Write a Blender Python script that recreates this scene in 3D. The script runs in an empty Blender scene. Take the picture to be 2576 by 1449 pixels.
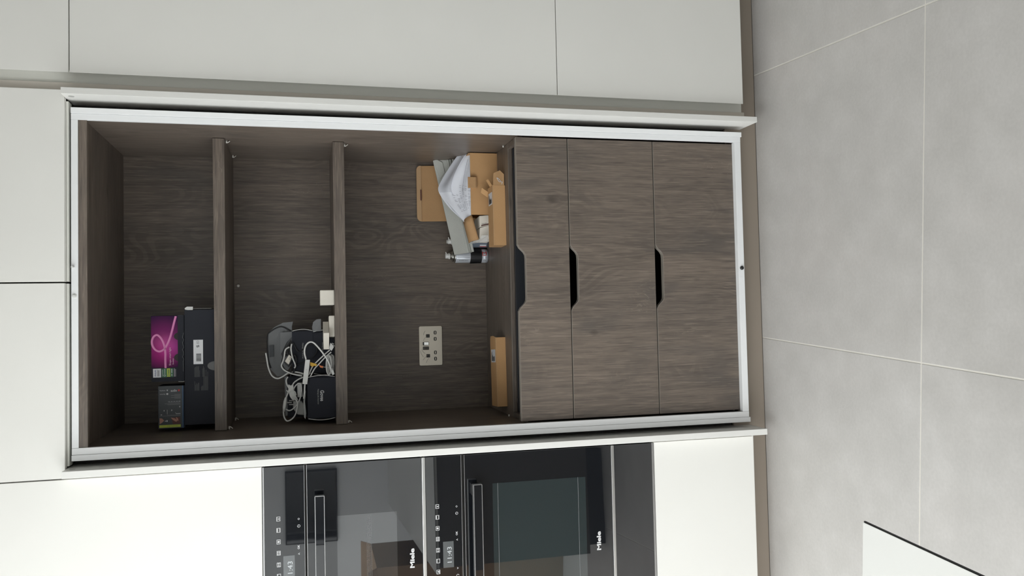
import bpy, bmesh, math, random
from mathutils import Vector, Matrix, Euler
random.seed(7)
S = bpy.context.scene
COL = S.collection

# ------------------------------------------------------------------ camera
cam_d = bpy.data.cameras.new('camera')
cam = bpy.data.objects.new('camera', cam_d); COL.objects.link(cam)
cam_d.sensor_fit = 'HORIZONTAL'; cam_d.sensor_width = 36.0
cam_d.lens = 2064.35 / 2576 * 36.0
cam_d.clip_start = 0.02; cam_d.clip_end = 60
PITCH, YAW, ROLL = 0.2481, 0.0371, 0.0130
cp, sp, cy, sy = math.cos(PITCH), math.sin(PITCH), math.cos(YAW), math.sin(YAW)
fwd = Vector((sy * cp, cy * cp, -sp)); rgt = Vector((cy, -sy, 0)); dwn = fwd.cross(rgt)
c_, s_ = math.cos(ROLL), math.sin(ROLL)
r2 = c_ * rgt + s_ * dwn; d2 = -s_ * rgt + c_ * dwn
# the photographer held the phone on its side: picture-up is the room's right
m3 = Matrix((d2, r2, -fwd)).transposed()
cam.matrix_world = Matrix.Translation((-0.1208, -2.4601, 1.5146)) @ m3.to_4x4()
S.camera = cam

# ------------------------------------------------------------------ world, daylight, exposure
S.view_settings.view_transform = 'Standard'
S.view_settings.look = 'None'
S.view_settings.exposure = 0.0
S.view_settings.gamma = 1.0
S.view_settings.use_curve_mapping = False
world = bpy.data.worlds.new('daylight'); S.world = world
world.use_nodes = True
bg = world.node_tree.nodes['Background']
bg.inputs[0].default_value = (0.965, 0.955, 0.985, 1)
bg.inputs[1].default_value = 7.1
S.cycles.max_bounces = 10
S.cycles.diffuse_bounces = 6
S.cycles.sample_clamp_indirect = 8.0

def portal(name, loc, sx, sy_, rot):
    l = bpy.data.lights.new(name, 'AREA'); l.shape = 'RECTANGLE'; l.size = sx; l.size_y = sy_
    l.cycles.is_portal = True
    o = bpy.data.objects.new(name, l); COL.objects.link(o)
    o.location = loc; o.rotation_euler = rot
# sky portals in the two glazed openings (no light of their own)
XL, XR, YF, YB, ZC = -3.1, 4.6, -5.2, 0.66, 2.62
WIN1 = (-4.6, -0.55, 0.02, 2.45)       # glazed doors in the left wall: y0 y1 z0 z1
ADDED_ROOFLIGHT = (-2.65, -0.85, -3.5, -1.1)         # unseen rooflight, added to brighten the floor: x0 x1 y0 y1
portal('glazing_portal', (XL + .06, (WIN1[0] + WIN1[1]) / 2, (WIN1[2] + WIN1[3]) / 2), WIN1[3] - WIN1[2], WIN1[1] - WIN1[0], (0, -math.pi / 2, 0))
portal('added_rooflight_portal', ((ADDED_ROOFLIGHT[0] + ADDED_ROOFLIGHT[1]) / 2, (ADDED_ROOFLIGHT[2] + ADDED_ROOFLIGHT[3]) / 2, ZC + .02), ADDED_ROOFLIGHT[1] - ADDED_ROOFLIGHT[0], ADDED_ROOFLIGHT[3] - ADDED_ROOFLIGHT[2], (0, 0, 0))

# ------------------------------------------------------------------ helpers
def V(*a): return Vector(a)

class MB:
    def __init__(s): s.v = []; s.f = []; s.m = []
    def add(s, vs, fs, mi=0):
        n = len(s.v); s.v += [tuple(v) for v in vs]
        for f in fs: s.f.append(tuple(n + i for i in f)); s.m.append(mi)
        return s
    def box(s, a, b, mi=0, M=None):
        (x0, y0, z0), (x1, y1, z1) = a, b
        vs = [V(x0,y0,z0),V(x1,y0,z0),V(x1,y1,z0),V(x0,y1,z0),V(x0,y0,z1),V(x1,y0,z1),V(x1,y1,z1),V(x0,y1,z1)]
        if M is not None: vs = [M @ v for v in vs]
        return s.add(vs, [(0,3,2,1),(4,5,6,7),(0,1,5,4),(1,2,6,5),(2,3,7,6),(3,0,4,7)], mi)
    def hexa(s, vs, mi=0):     # 8 corners: bottom ring then top ring
        return s.add(vs, [(0,3,2,1),(4,5,6,7),(0,1,5,4),(1,2,6,5),(2,3,7,6),(3,0,4,7)], mi)
    def prism(s, pts, n, mi=0):   # closed 3d outline extruded by vector n (with thickness)
        k = len(pts); n = Vector(n); p = [Vector(q) for q in pts]
        vs = p + [q + n for q in p]
        fs = [tuple(range(k))[::-1], tuple(range(k, 2 * k))] + [(i, (i + 1) % k, k + (i + 1) % k, k + i) for i in range(k)]
        return s.add(vs, fs, mi)
    def slab(s, pts, t, mi=0):     # outline with thickness t along its own normal
        p = [Vector(q) for q in pts]
        nrm = Vector((0, 0, 0))
        for i in range(len(p)):
            a, b = p[i], p[(i + 1) % len(p)]
            nrm += Vector(((a.y - b.y) * (a.z + b.z), (a.z - b.z) * (a.x + b.x), (a.x - b.x) * (a.y + b.y)))
        nrm.normalize()
        if nrm.y < -.05: nrm = -nrm        # thickness always goes away from the room
        return s.prism(pts, nrm * abs(t), mi)
    def tube(s, path, r, seg=8, mi=0, caps=True):
        P = [Vector(p) for p in path]; rings = []; up = None
        rr = r if isinstance(r, (list, tuple)) else [r] * len(P)
        for i, p in enumerate(P):
            t = (P[min(i + 1, len(P) - 1)] - P[max(i - 1, 0)])
            t = t.normalized() if t.length > 1e-9 else V(0, 0, 1)
            if up is None:
                up = V(0, 0, 1) if abs(t.z) < .9 else V(1, 0, 0)
            u = (up - t * up.dot(t)); u = u.normalized() if u.length > 1e-6 else t.orthogonal().normalized()
            up = u; w = t.cross(u)
            rings.append([p + (u * math.cos(2 * math.pi * k / seg) + w * math.sin(2 * math.pi * k / seg)) * rr[i] for k in range(seg)])
        vs = [v for g in rings for v in g]; fs = []
        for i in range(len(P) - 1):
            for k in range(seg):
                a, b = i * seg + k, i * seg + (k + 1) % seg
                fs.append((a, b, b + seg, a + seg))
        if caps:
            fs.append(tuple(range(seg))[::-1]); fs.append(tuple(range((len(P) - 1) * seg, len(P) * seg)))
        return s.add(vs, fs, mi)
    def lathe(s, prof, seg=32, mi=0, c=(0, 0, 0), axis='z'):
        vs = []; fs = []
        for r, h in prof:
            for k in range(seg):
                a = 2 * math.pi * k / seg; x, y = r * math.cos(a), r * math.sin(a)
                vs.append({'z': V(x, y, h), 'y': V(x, h, -y), 'x': V(h, x, y)}[axis] + Vector(c))
        n = len(prof)
        for i in range(n - 1):
            for k in range(seg):
                a, b = i * seg + k, i * seg + (k + 1) % seg
                fs.append((a, b, b + seg, a + seg))
        fs.append(tuple(range(seg))[::-1]); fs.append(tuple(range((n - 1) * seg, n * seg)))
        return s.add(vs, fs, mi)
    def grid(s, fn, nu, nv, mi=0):
        n = len(s.v)
        for j in range(nv + 1):
            for i in range(nu + 1): s.v.append(tuple(fn(i / nu, j / nv)))
        for j in range(nv):
            for i in range(nu):
                a = n + j * (nu + 1) + i
                s.f.append((a, a + 1, a + nu + 2, a + nu + 1)); s.m.append(mi)
        return s

def smooth_path(pts, n=10):
    P = [Vector(p) for p in pts]; out = []
    for i in range(len(P) - 1):
        p0, p1, p2, p3 = P[max(i - 1, 0)], P[i], P[i + 1], P[min(i + 2, len(P) - 1)]
        for k in range(n):
            t = k / n
            out.append(.5 * ((2 * p1) + (p2 - p0) * t + (2 * p0 - 5 * p1 + 4 * p2 - p3) * t * t + (3 * p1 - p0 - 3 * p2 + p3) * t ** 3))
    return out + [P[-1]]

def obj(name, mb, mats, parent=None, bevel=0, smooth=False, local=False, thick=0, solid_off=0):
    """one mesh object; coordinates are world ones unless local, and are moved to the parent's base"""
    off = Vector((0, 0, 0)); p = parent
    while p is not None and not local: off += p.location; p = p.parent
    me = bpy.data.meshes.new(name)
    me.from_pydata([tuple(Vector(v) - off) for v in mb.v], [], mb.f)
    if not isinstance(mats, (list, tuple)): mats = [mats]
    for m in mats: me.materials.append(m)
    me.polygons.foreach_set('material_index', mb.m)
    bm = bmesh.new(); bm.from_mesh(me)
    bmesh.ops.recalc_face_normals(bm, faces=bm.faces)
    bm.to_mesh(me); bm.free()
    if smooth: me.polygons.foreach_set('use_smooth', [True] * len(me.polygons))
    me.update()
    o = bpy.data.objects.new(name, me); COL.objects.link(o); o.parent = parent
    if thick:
        md = o.modifiers.new('thickness', 'SOLIDIFY'); md.thickness = thick; md.offset = solid_off
    if bevel:
        md = o.modifiers.new('bevel', 'BEVEL'); md.width = bevel; md.segments = 2; md.limit_method = 'ANGLE'; md.angle_limit = math.radians(40)
    return o

def tag(o, label=None, cat=None, group=None, kind=None):
    if label: o['label'] = label
    if cat: o['category'] = cat
    if group: o['group'] = group
    if kind: o['kind'] = kind
    return o
def thing(name, label, cat, loc=(0, 0, 0), rz=0, group=None):
    o = bpy.data.objects.new(name, None); COL.objects.link(o); o.empty_display_size = .05
    o.location = loc; o.rotation_euler = (0, 0, rz)
    return tag(o, label, cat, group)
def struct(name, mb, mats, label=None, **k):
    return tag(obj(name, mb, mats, **k), label, None, None, 'structure')

_txt = {}
def text_geo(body, bold=0.0):
    """flat lettering: (verts, faces, width, height) at cap size 1"""
    key = (body, bold)
    if key in _txt: return _txt[key]
    cu = bpy.data.curves.new('lettering', 'FONT'); cu.body = body; cu.size = 1.0; cu.offset = bold; cu.resolution_u = 3
    o = bpy.data.objects.new('lettering', cu); COL.objects.link(o)
    dg = bpy.context.evaluated_depsgraph_get(); dg.update()
    me = bpy.data.meshes.new_from_object(o.evaluated_get(dg))
    vs = [(v.co.x, v.co.y) for v in me.vertices]; fs = [tuple(p.vertices) for p in me.polygons]
    bpy.data.objects.remove(o); bpy.data.curves.remove(cu); bpy.data.meshes.remove(me)
    x0 = min(v[0] for v in vs); x1 = max(v[0] for v in vs); y0 = min(v[1] for v in vs); y1 = max(v[1] for v in vs)
    _txt[key] = ([((x - x0) / (x1 - x0), (y - y0) / (y1 - y0)) for x, y in vs], fs, (x1 - x0) / (y1 - y0))
    return _txt[key]
def put_text(mb, body, x, z, y, w=None, h=None, turn=0, bold=0.0, mi=0, M=None):
    """lettering centred on (x, z) in a plane facing -Y; turn in degrees, anticlockwise for the viewer"""
    vs, fs, asp = text_geo(body, bold)
    if h is None: h = w / asp
    if w is None: w = h * asp
    ca, sa = math.cos(math.radians(turn)), math.sin(math.radians(turn))
    out = []
    for a, b in vs:
        a = (a - .5) * w; b = (b - .5) * h
        q = V(x + a * ca - b * sa, y, z + a * sa + b * ca)
        out.append(M @ q if M is not None else q)
    mb.add(out, fs, mi)
def put_quad(mb, x0, x1, z0, z1, y, mi=0, M=None):
    q = [V(x0, y, z0), V(x1, y, z0), V(x1, y, z1), V(x0, y, z1)]
    mb.add([M @ p for p in q] if M is not None else q, [(0, 1, 2, 3)], mi)

# ------------------------------------------------------------------ materials
def mat(name, col, rough=.5, metal=0.0, ior=1.5, spec=.5, **k):
    m = bpy.data.materials.new(name); m.use_nodes = True
    b = m.node_tree.nodes['Principled BSDF']
    b.inputs['Base Color'].default_value = (*col, 1); b.inputs['Roughness'].default_value = rough
    b.inputs['Metallic'].default_value = metal; b.inputs['IOR'].default_value = ior
    b.inputs['Specular IOR Level'].default_value = spec
    for kk, vv in k.items(): b.inputs[kk.replace('_', ' ')].default_value = vv
    return m
def nodes(m): return m.node_tree.nodes, m.node_tree.links, m.node_tree.nodes['Principled BSDF']
def noise(N, L, vec, scale, detail=3, dist=0.0, rough=.5):
    n = N.new('ShaderNodeTexNoise'); n.inputs['Scale'].default_value = scale; n.inputs['Detail'].default_value = detail
    n.inputs['Distortion'].default_value = dist; n.inputs['Roughness'].default_value = rough
    L.new(vec, n.inputs['Vector']); return n.outputs['Fac']
def ramp(N, L, fac, stops):
    r = N.new('ShaderNodeValToRGB'); e = r.color_ramp.elements
    e[0].position, e[1].position = stops[0][0], stops[-1][0]
    e[0].color, e[1].color = (*stops[0][1], 1), (*stops[-1][1], 1)
    for p, c in stops[1:-1]:
        x = e.new(p); x.color = (*c, 1)
    L.new(fac, r.inputs['Fac']); return r.outputs['Color']
def math_(N, L, op, a, b=None):
    n = N.new('ShaderNodeMath'); n.operation = op
    for i, q in enumerate((a, b)):
        if q is None: continue
        if isinstance(q, (int, float)): n.inputs[i].default_value = q
        else: L.new(q, n.inputs[i])
    return n.outputs[0]
def mix(N, L, fac, a, b, mode='MIX'):
    n = N.new('ShaderNodeMix'); n.data_type = 'RGBA'; n.blend_type = mode
    if isinstance(fac, (int, float)): n.inputs[0].default_value = fac
    else: L.new(fac, n.inputs[0])
    for i, q in ((6, a), (7, b)):
        if isinstance(q, tuple): n.inputs[i].default_value = (*q, 1)
        else: L.new(q, n.inputs[i])
    return n.outputs[2]
def bump(N, L, b, h, strength=.2, dist=.002):
    n = N.new('ShaderNodeBump'); n.inputs['Strength'].default_value = strength; n.inputs['Distance'].default_value = dist
    L.new(h, n.inputs['Height']); L.new(n.outputs[0], b.inputs['Normal'])
def obj_co(N, L, scale=(1, 1, 1), loc=(0, 0, 0)):
    t = N.new('ShaderNodeTexCoord'); m = N.new('ShaderNodeMapping')
    m.inputs['Scale'].default_value = scale; m.inputs['Location'].default_value = loc
    L.new(t.outputs['Object'], m.inputs['Vector']); return m.outputs[0]

def wood(name, axis, tint=1.3, rough=.42):
    """grey-brown oak laminate, grain running along the axis"""
    m = mat(name, (.12, .1, .09), rough); N, L, b = nodes(m)
    ai = 'xyz'.index(axis)
    def sc(al, ac): return tuple(al if i == ai else ac for i in range(3))
    broad = noise(N, L, obj_co(N, L, sc(1.3, 6)), 1, 2)
    rings_n = noise(N, L, obj_co(N, L, sc(2.3, 6.5), (3.1, 1.7, .4)), 1, 1.5, .5)
    rings = math_(N, L, 'SINE', math_(N, L, 'MULTIPLY', rings_n, 120.0))
    ringmask = noise(N, L, obj_co(N, L, sc(2.4, 7), (9, 4, 2)), 1, 1)
    fibre = noise(N, L, obj_co(N, L, sc(10, 360)), 1, 4, 0, .65)
    streak = noise(N, L, obj_co(N, L, sc(2.6, 60), (5, 5, 5)), 1, 3, .35)
    pore = noise(N, L, obj_co(N, L, sc(26, 520), (1, 2, 3)), 1, 2)
    knot = noise(N, L, obj_co(N, L, sc(7, 13), (7.7, 2.2, 5.1)), 1, 1)
    smudge = noise(N, L, obj_co(N, L, sc(3.2, 9), (2.7, 6.1, 8.3)), 1, 3, .6)
    scr_n = noise(N, L, obj_co(N, L, sc(14, 42), (4.4, 8.8, 1.1)), 1, 1, 1.2)
    t = tint
    base = ramp(N, L, broad, [(.3, (0.0915*t, 0.0750*t, 0.0639*t)), (.5, (0.1144*t, 0.0920*t, 0.0752*t)), (.7, (0.1394*t, 0.1100*t, 0.0874*t))])
    c = mix(N, L, .55, base, ramp(N, L, fibre, [(.34, (0.0520*t, 0.0420*t, 0.0348*t)), (.55, (0.1165*t, 0.0940*t, 0.0761*t)), (.75, (0.2028*t, 0.1650*t, 0.1344*t))]))
    c = mix(N, L, .30, c, ramp(N, L, streak, [(.32, (0.0572*t, 0.0470*t, 0.0404*t)), (.55, (0.1269*t, 0.1020*t, 0.0827*t)), (.7, (0.1664*t, 0.1330*t, 0.1072*t))]))
    c = mix(N, L, ramp(N, L, smudge, [(.54, (0, 0, 0)), (.70, (.60, .60, .60))]), c, (0.0645*t, 0.0560*t, 0.0498*t))
    rm = math_(N, L, 'MULTIPLY', ramp(N, L, ringmask, [(.53, (0, 0, 0)), (.68, (1, 1, 1))]), ramp(N, L, rings, [(0.0, (1, 1, 1)), (.6, (0, 0, 0))]))
    c = mix(N, L, math_(N, L, 'MULTIPLY', rm, .40), c, (0.0499*t, 0.0400*t, 0.0329*t))
    st = noise(N, L, obj_co(N, L, sc(13, 230), (6.6, 3.3, 9.9)), 1, 2, .2)
    c = mix(N, L, math_(N, L, 'MULTIPLY', ramp(N, L, st, [(.33, (1, 1, 1)), (.45, (0, 0, 0))]), .40), c, (0.0416*t, 0.0330*t, 0.0273*t))
    c = mix(N, L, math_(N, L, 'MULTIPLY', ramp(N, L, st, [(.58, (0, 0, 0)), (.70, (1, 1, 1))]), .30), c, (0.2236*t, 0.1820*t, 0.1457*t))
    sl = math_(N, L, 'ABSOLUTE', math_(N, L, 'SUBTRACT', scr_n, .5))
    sm = math_(N, L, 'MULTIPLY', ramp(N, L, sl, [(0.0, (1, 1, 1)), (.012, (0, 0, 0))]), ramp(N, L, ringmask, [(.30, (1, 1, 1)), (.44, (0, 0, 0))]))
    c = mix(N, L, math_(N, L, 'MULTIPLY', sm, .38), c, (0.2808*t, 0.2350*t, 0.1880*t))
    c = mix(N, L, ramp(N, L, knot, [(.75, (0, 0, 0)), (.81, (.75, .75, .75))]), c, (0.0364*t, 0.0290*t, 0.0235*t))
    L.new(c, b.inputs['Base Color'])
    bump(N, L, b, math_(N, L, 'ADD', fibre, math_(N, L, 'MULTIPLY', pore, .6)), .25, .0006)
    return m

def lacquer(name, col, rough=.42):
    m = mat(name, col, rough); N, L, b = nodes(m)
    n = noise(N, L, obj_co(N, L), 3.0, 2)
    c = ramp(N, L, n, [(.3, tuple(x * .985 for x in col)), (.7, tuple(min(1, x * 1.015) for x in col))])
    L.new(c, b.inputs['Base Color']); return m

def board(name, col):
    m = mat(name, col, .8, spec=.2); N, L, b = nodes(m)
    n = noise(N, L, obj_co(N, L, (1, 1, 1)), 9, 4); f = noise(N, L, obj_co(N, L, (300, 300, 900)), 1, 2)
    c = ramp(N, L, n, [(.3, tuple(x * .93 for x in col)), (.7, tuple(x * 1.05 for x in col))])
    c = mix(N, L, .12, c, ramp(N, L, f, [(.3, tuple(x * .6 for x in col)), (.7, tuple(x * 1.25 for x in col))]))
    L.new(c, b.inputs['Base Color']); return m

M = {}
M['lacquer'] = lacquer('white_lacquer', (.75, .742, .705))
M['frame'] = lacquer('frame_white', (.80, .81, .815), .35)
M['edge'] = lacquer('door_edge', (.72, .715, .685), .4)
M['taupe'] = lacquer('taupe_panel', (.29, .245, .20), .45)
M['channel'] = lacquer('handle_channel', (.70, .70, .65), .45)
M['panel_edge'] = lacquer('panel_edge', (.62, .575, .51), .5)
M['woodz'] = wood('oak_vertical', 'z')
M['woodx'] = wood('oak_crosswise', 'x')
M['wood_edge'] = mat('oak_edge_band', (.24, .215, .185), .45)
M['wood_in'] = wood('oak_interior', 'z', .9)
M['dark_metal'] = mat('dark_drawer_steel', (.06, .065, .075), .35, .6)
M['void'] = mat('dark_parts_gap_shade', (.03, .028, .026), .8)  # real dark parts, and gaps whose shade is put into the colour
M['wall'] = lacquer('wall_paint', (.80, .80, .78), .8)
M['wallfront'] = lacquer('wall_paint_grey', (.70, .71, .71), .8)
M['wallright'] = lacquer('wall_bounce_cut', (.42, .40, .37), .8)  # unseen wall, darkened to cut light bounced from the right
M['ceil'] = lacquer('ceiling_paint', (.85, .85, .84), .9)
M['grout'] = mat('grout', (.70, .67, .61), .9)
M['glass_black'] = mat('black_glass', (.008, .009, .011), .012, 0, 1.85)
M['glass_win'] = mat('oven_window_glass', (.020, .030, .032), .012, 0, 2.1)
M['glass_win2'] = mat('oven_window_glass_upper', (.03, .032, .034), .012, 0, 2.1)
M['chrome'] = mat('brushed_steel', (.62, .62, .61), .3, 1.0)
M['steel_line'] = mat('steel_line', (.45, .45, .45), .35, 1.0)
M['print_w'] = mat('white_print', (.62, .62, .62), .5)
M['display'] = mat('display_glass', (.10, .108, .112), .12, 0, 2.0)
M['display_txt'] = mat('display_digits', (.45, .47, .48), .5, **{'Emission_Color': (.75, .85, .9, 1), 'Emission_Strength': .10})
M['nickel'] = mat('brushed_nickel', (.60, .55, .47), .33, .85)
M['nickel_d'] = mat('socket_slots', (.045, .042, .038), .5)
M['rocker'] = mat('rocker_steel', (.72, .72, .70), .18, 1.0)
M['film'] = mat('film_highlight', (.62, .60, .55), .25, .4)
M['card'] = board('kraft_board', (.53, .315, .15))
M['card_in'] = board('kraft_board_inside', (.46, .28, .14))
M['card_edge'] = board('kraft_edge', (.56, .37, .21))
M['carton'] = board('brown_carton', (.27, .18, .11))
M['paper'] = mat('white_paper', (.78, .80, .86), .8, spec=.2)
M['paper_ink'] = mat('paper_ink', (.34, .34, .38), .8)
M['paper_fold'] = mat('paper_inner', (.66, .68, .74), .8)
M['foam'] = board('grey_foam_board', (.50, .51, .475))
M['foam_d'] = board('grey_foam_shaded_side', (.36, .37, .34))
M['white_box'] = board('white_carton', (.78, .74, .66))
M['white_plastic'] = mat('white_plastic', (.66, .66, .64), .4)
M['grey_plastic'] = mat('grey_plastic', (.42, .42, .40), .45)
M['black_box'] = board('black_carton', (.028, .030, .037))
M['navy_box'] = board('navy_carton', (.027, .029, .037))
M['box_in'] = board('grey_carton_inside', (.20, .205, .21))
M['box_edge'] = mat('pale_board_edge', (.62, .62, .60), .7)
M['black'] = mat('black_plastic', (.012, .012, .013), .45)
M['tape'] = mat('black_tape', (.012, .012, .013), .5)
M['can'] = mat('can_paint', (.62, .65, .70), .28, .25)
M['can_blue'] = mat('can_blue_grey', (.28, .34, .42), .3, .3)
M['can_metal'] = mat('can_metal', (.45, .45, .42), .3, 1.0)
M['red'] = mat('red_print', (.50, .02, .018), .5)
M['yellow'] = mat('yellow_tag', (.62, .36, .03), .5)
M['orange'] = mat('orange_clip', (.60, .17, .05), .5)
M['lime'] = mat('lime_print', (.42, .50, .05), .5)
M['green'] = mat('green_print', (.03, .13, .06), .5)
M['blue_txt'] = mat('navy_print', (.04, .05, .22), .5)
M['grey_txt'] = mat('grey_print', (.16, .165, .17), .6)
M['dim_txt'] = mat('dim_grey_print', (.075, .077, .08), .6)
M['lite_txt'] = mat('pale_print', (.55, .55, .56), .6)
M['black_txt'] = mat('black_print', (.02, .02, .02), .6)
M['label'] = mat('white_sticker', (.70, .71, .73), .5)
M['pink_line'] = mat('pink_ribbon_print', (.62, .17, .40), .5)
M['pink_line2'] = mat('pink_ribbon_glow', (.72, .30, .52), .5)
M['pink_txt'] = mat('pink_lettering', (.75, .45, .62), .5)
M['skin'] = mat('photo_print_skin', (.40, .20, .15), .6)
M['maroon'] = mat('photo_print_dark', (.09, .03, .025), .6)
M['slate'] = mat('slate_print', (.042, .048, .053), .5)
M['blue_edge'] = mat('blue_edge_print', (.03, .08, .16), .5)
M['clear'] = mat('clear_film', (.75, .75, .74), .25, **{'Alpha': .35})
M['seal'] = mat('clear_seal', (.10, .10, .10), .25)
M['pin'] = mat('pin_white', (.75, .73, .68), .4)
M['isl_top'] = lacquer('island_top', (.585, .585, .56), .3)
M['isl_body'] = lacquer('island_body', (.10, .088, .075), .5)
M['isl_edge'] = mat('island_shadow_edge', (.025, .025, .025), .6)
M['alu'] = mat('window_aluminium', (.08, .08, .085), .4, .3)
def pane_mat():
    m = bpy.data.materials.new('window_glass'); m.use_nodes = True
    N, L = m.node_tree.nodes, m.node_tree.links; N.clear()
    o = N.new('ShaderNodeOutputMaterial'); t = N.new('ShaderNodeBsdfTransparent'); g = N.new('ShaderNodeBsdfGlossy'); x = N.new('ShaderNodeMixShader')
    t.inputs[0].default_value = (.95, .97, .96, 1); g.inputs['Roughness'].default_value = 0.0; x.inputs[0].default_value = .05
    L.new(t.outputs[0], x.inputs[1]); L.new(g.outputs[0], x.inputs[2]); L.new(x.outputs[0], o.inputs[0]); return m
M['pane'] = pane_mat()
def tile_mat():
    m = mat('porcelain_tile', (0.493, 0.476, 0.454), .38); N, L, b = nodes(m)
    t = N.new('ShaderNodeNewGeometry'); mp = N.new('ShaderNodeMapping'); L.new(t.outputs['Position'], mp.inputs['Vector'])
    co = mp.outputs[0]
    big = noise(N, L, co, 2.1, 3, .2); mid = noise(N, L, co, 9, 5, .1, .6); fine = noise(N, L, co, 120, 2); spk = noise(N, L, co, 42, 1)
    c = ramp(N, L, big, [(.3, (0.473, 0.454, 0.432)), (.5, (0.513, 0.496, 0.476)), (.7, (0.548, 0.520, 0.497))])
    c = mix(N, L, .5, c, ramp(N, L, mid, [(.3, (0.445, 0.430, 0.411)), (.5, (0.510, 0.492, 0.473)), (.72, (0.596, 0.576, 0.559))]))
    c = mix(N, L, .12, c, ramp(N, L, fine, [(.3, (0.384, 0.377, 0.360)), (.7, (0.644, 0.629, 0.605))]))
    c = mix(N, L, ramp(N, L, spk, [(.80, (0, 0, 0)), (.84, (.35, .35, .35))]), c, (0.754, 0.755, 0.735))
    L.new(c, b.inputs['Base Color'])
    r = ramp(N, L, mid, [(.3, (.34, .34, .34)), (.7, (.46, .46, .46))]); L.new(r, b.inputs['Roughness'])
    bump(N, L, b, fine, .05, .001); return m
M['tile'] = tile_mat()
def pink_mat():
    """box print: magenta glow in the artwork"""
    m = mat('magenta_art_print', (.2, .03, .12), .6, spec=.15); N, L, b = nodes(m)
    co = obj_co(N, L)
    def glow(cx, cz, rad):
        s = N.new('ShaderNodeSeparateXYZ'); L.new(co, s.inputs[0])
        dx = math_(N, L, 'SUBTRACT', s.outputs[0], cx); dz = math_(N, L, 'SUBTRACT', s.outputs[2], cz)
        d = math_(N, L, 'SQRT', math_(N, L, 'ADD', math_(N, L, 'MULTIPLY', dx, dx), math_(N, L, 'MULTIPLY', dz, dz)))
        return math_(N, L, 'DIVIDE', d, rad)
    g1 = ramp(N, L, glow(.122, .062, .085), [(0, (.34, .06, .20)), (.45, (.16, .016, .105)), (1, (.026, .007, .04))])
    g2 = ramp(N, L, glow(.085, .062, .06), [(0, (.20, .002, .07)), (1, (0, 0, 0))])
    g3 = ramp(N, L, glow(.105, .032, .05), [(0, (.13, .03, .11)), (1, (0, 0, 0))])
    c = mix(N, L, 1.0, g1, g2, 'ADD'); c = mix(N, L, 1.0, c, g3, 'ADD')
    L.new(c, b.inputs['Base Color']); return m
M['pink_art'] = pink_mat()

# ================================================================== THE SETTING
TH = math.radians(-4.0)       # the tile grid lies a few degrees off the cabinet run
ux, vx = V(math.cos(TH), math.sin(TH), 0), V(-math.sin(TH), math.cos(TH), 0)
T = .899; G = .0017
node = V(-.2594, -.6902, 0)
floor = struct('floor', MB().box((XL, YF, -.06), (XR, YB, -.0012)), M['grout'], 'large grey-beige porcelain tile floor with pale grout lines')
tile_me = None
for i in range(-4, 5):
    for j in range(-6, 3):
        c = node + ux * (T * i) + vx * (T * j)
        mid = c + (ux + vx) * T / 2
        if mid.x < XL - .3 or mid.x > XR + .3 or mid.y < YF - .3 or mid.y > YB + .2: continue
        if tile_me is None:
            t = obj('tile', MB().box((G, G, -.008), (T - G, T - G, 0)), M['tile'], None, bevel=.0012, local=True); tile_me = t.data
        else:
            t = bpy.data.objects.new('tile', tile_me); COL.objects.link(t)
            md = t.modifiers.new('bevel', 'BEVEL'); md.width = .0012; md.segments = 2
        t.parent = floor; t.location = c; t.rotation_euler = (0, 0, TH)
rx0, rx1, ry0, ry1 = ADDED_ROOFLIGHT
mb = MB().box((XL, YF, ZC), (rx0, YB, ZC + .18)).box((rx1, YF, ZC), (XR, YB, ZC + .18)).box((rx0, YF, ZC), (rx1, ry0, ZC + .18)).box((rx0, ry1, ZC), (rx1, YB, ZC + .18))
struct('ceiling', mb, M['ceil'], 'plain white ceiling with an added, unseen rooflight behind the photographer')
mb = MB().box((rx0, ry0, ZC + .10), (rx0 + .05, ry1, ZC + .16)).box((rx1 - .05, ry0, ZC + .10), (rx1, ry1, ZC + .16)).box((rx0 + .05, ry0, ZC + .10), (rx1 - .05, ry0 + .05, ZC + .16)).box((rx0 + .05, ry1 - .05, ZC + .10), (rx1 - .05, ry1, ZC + .16))
w2 = struct('added_rooflight', mb, M['alu'], 'unseen flat rooflight above the island, added to brighten the floor')
obj('pane', MB().box((rx0 + .05, ry0 + .05, ZC + .125), (rx1 - .05, ry1 - .05, ZC + .131)), M['pane'], w2)
struct('wall_back', MB().box((XL, YB, -.06), (XR, YB + .1, ZC + .1)), M['wall'], 'white wall behind the cabinet run')
struct('wall_right', MB().box((XR, YF, -.06), (XR + .1, YB, ZC + .1)), M['wallright'], 'unseen side wall at the right end of the cabinet run, darkened to cut bounce light')
mb = MB()
y0, y1, z0, z1 = WIN1
mb.box((XL - .12, YF, -.06), (XL, y0, ZC + .1)); mb.box((XL - .12, y1, -.06), (XL, YB, ZC + .1))
mb.box((XL - .12, y0, z1), (XL, y1, ZC + .1)); mb.box((XL - .12, y0, -.06), (XL, y1, z0))
struct('wall_left', mb, M['wall'], 'white side wall with wide glazed garden doors')
struct('wall_front', MB().box((XL, YF - .12, -.06), (XR, YF, ZC + .1)), M['wallfront'], 'pale grey wall behind the photographer')
mb = MB(); n = 4; wy = (y1 - y0) / n
for a, b in ((y0, y0 + .05), (y1 - .05, y1)): mb.box((XL - .09, a, z0), (XL - .03, b, z1))
mb.box((XL - .09, y0, z0), (XL - .03, y1, z0 + .05)); mb.box((XL - .09, y0, z1 - .05), (XL - .03, y1, z1))
win = struct('window_1', mb, M['alu'], 'wide glazed garden doors in the side wall')
for i in range(1, n): obj('mullion', MB().box((XL - .09, y0 + wy * i - .03, z0 + .05), (XL - .03, y0 + wy * i + .03, z1 - .05)), M['alu'], win)
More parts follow.
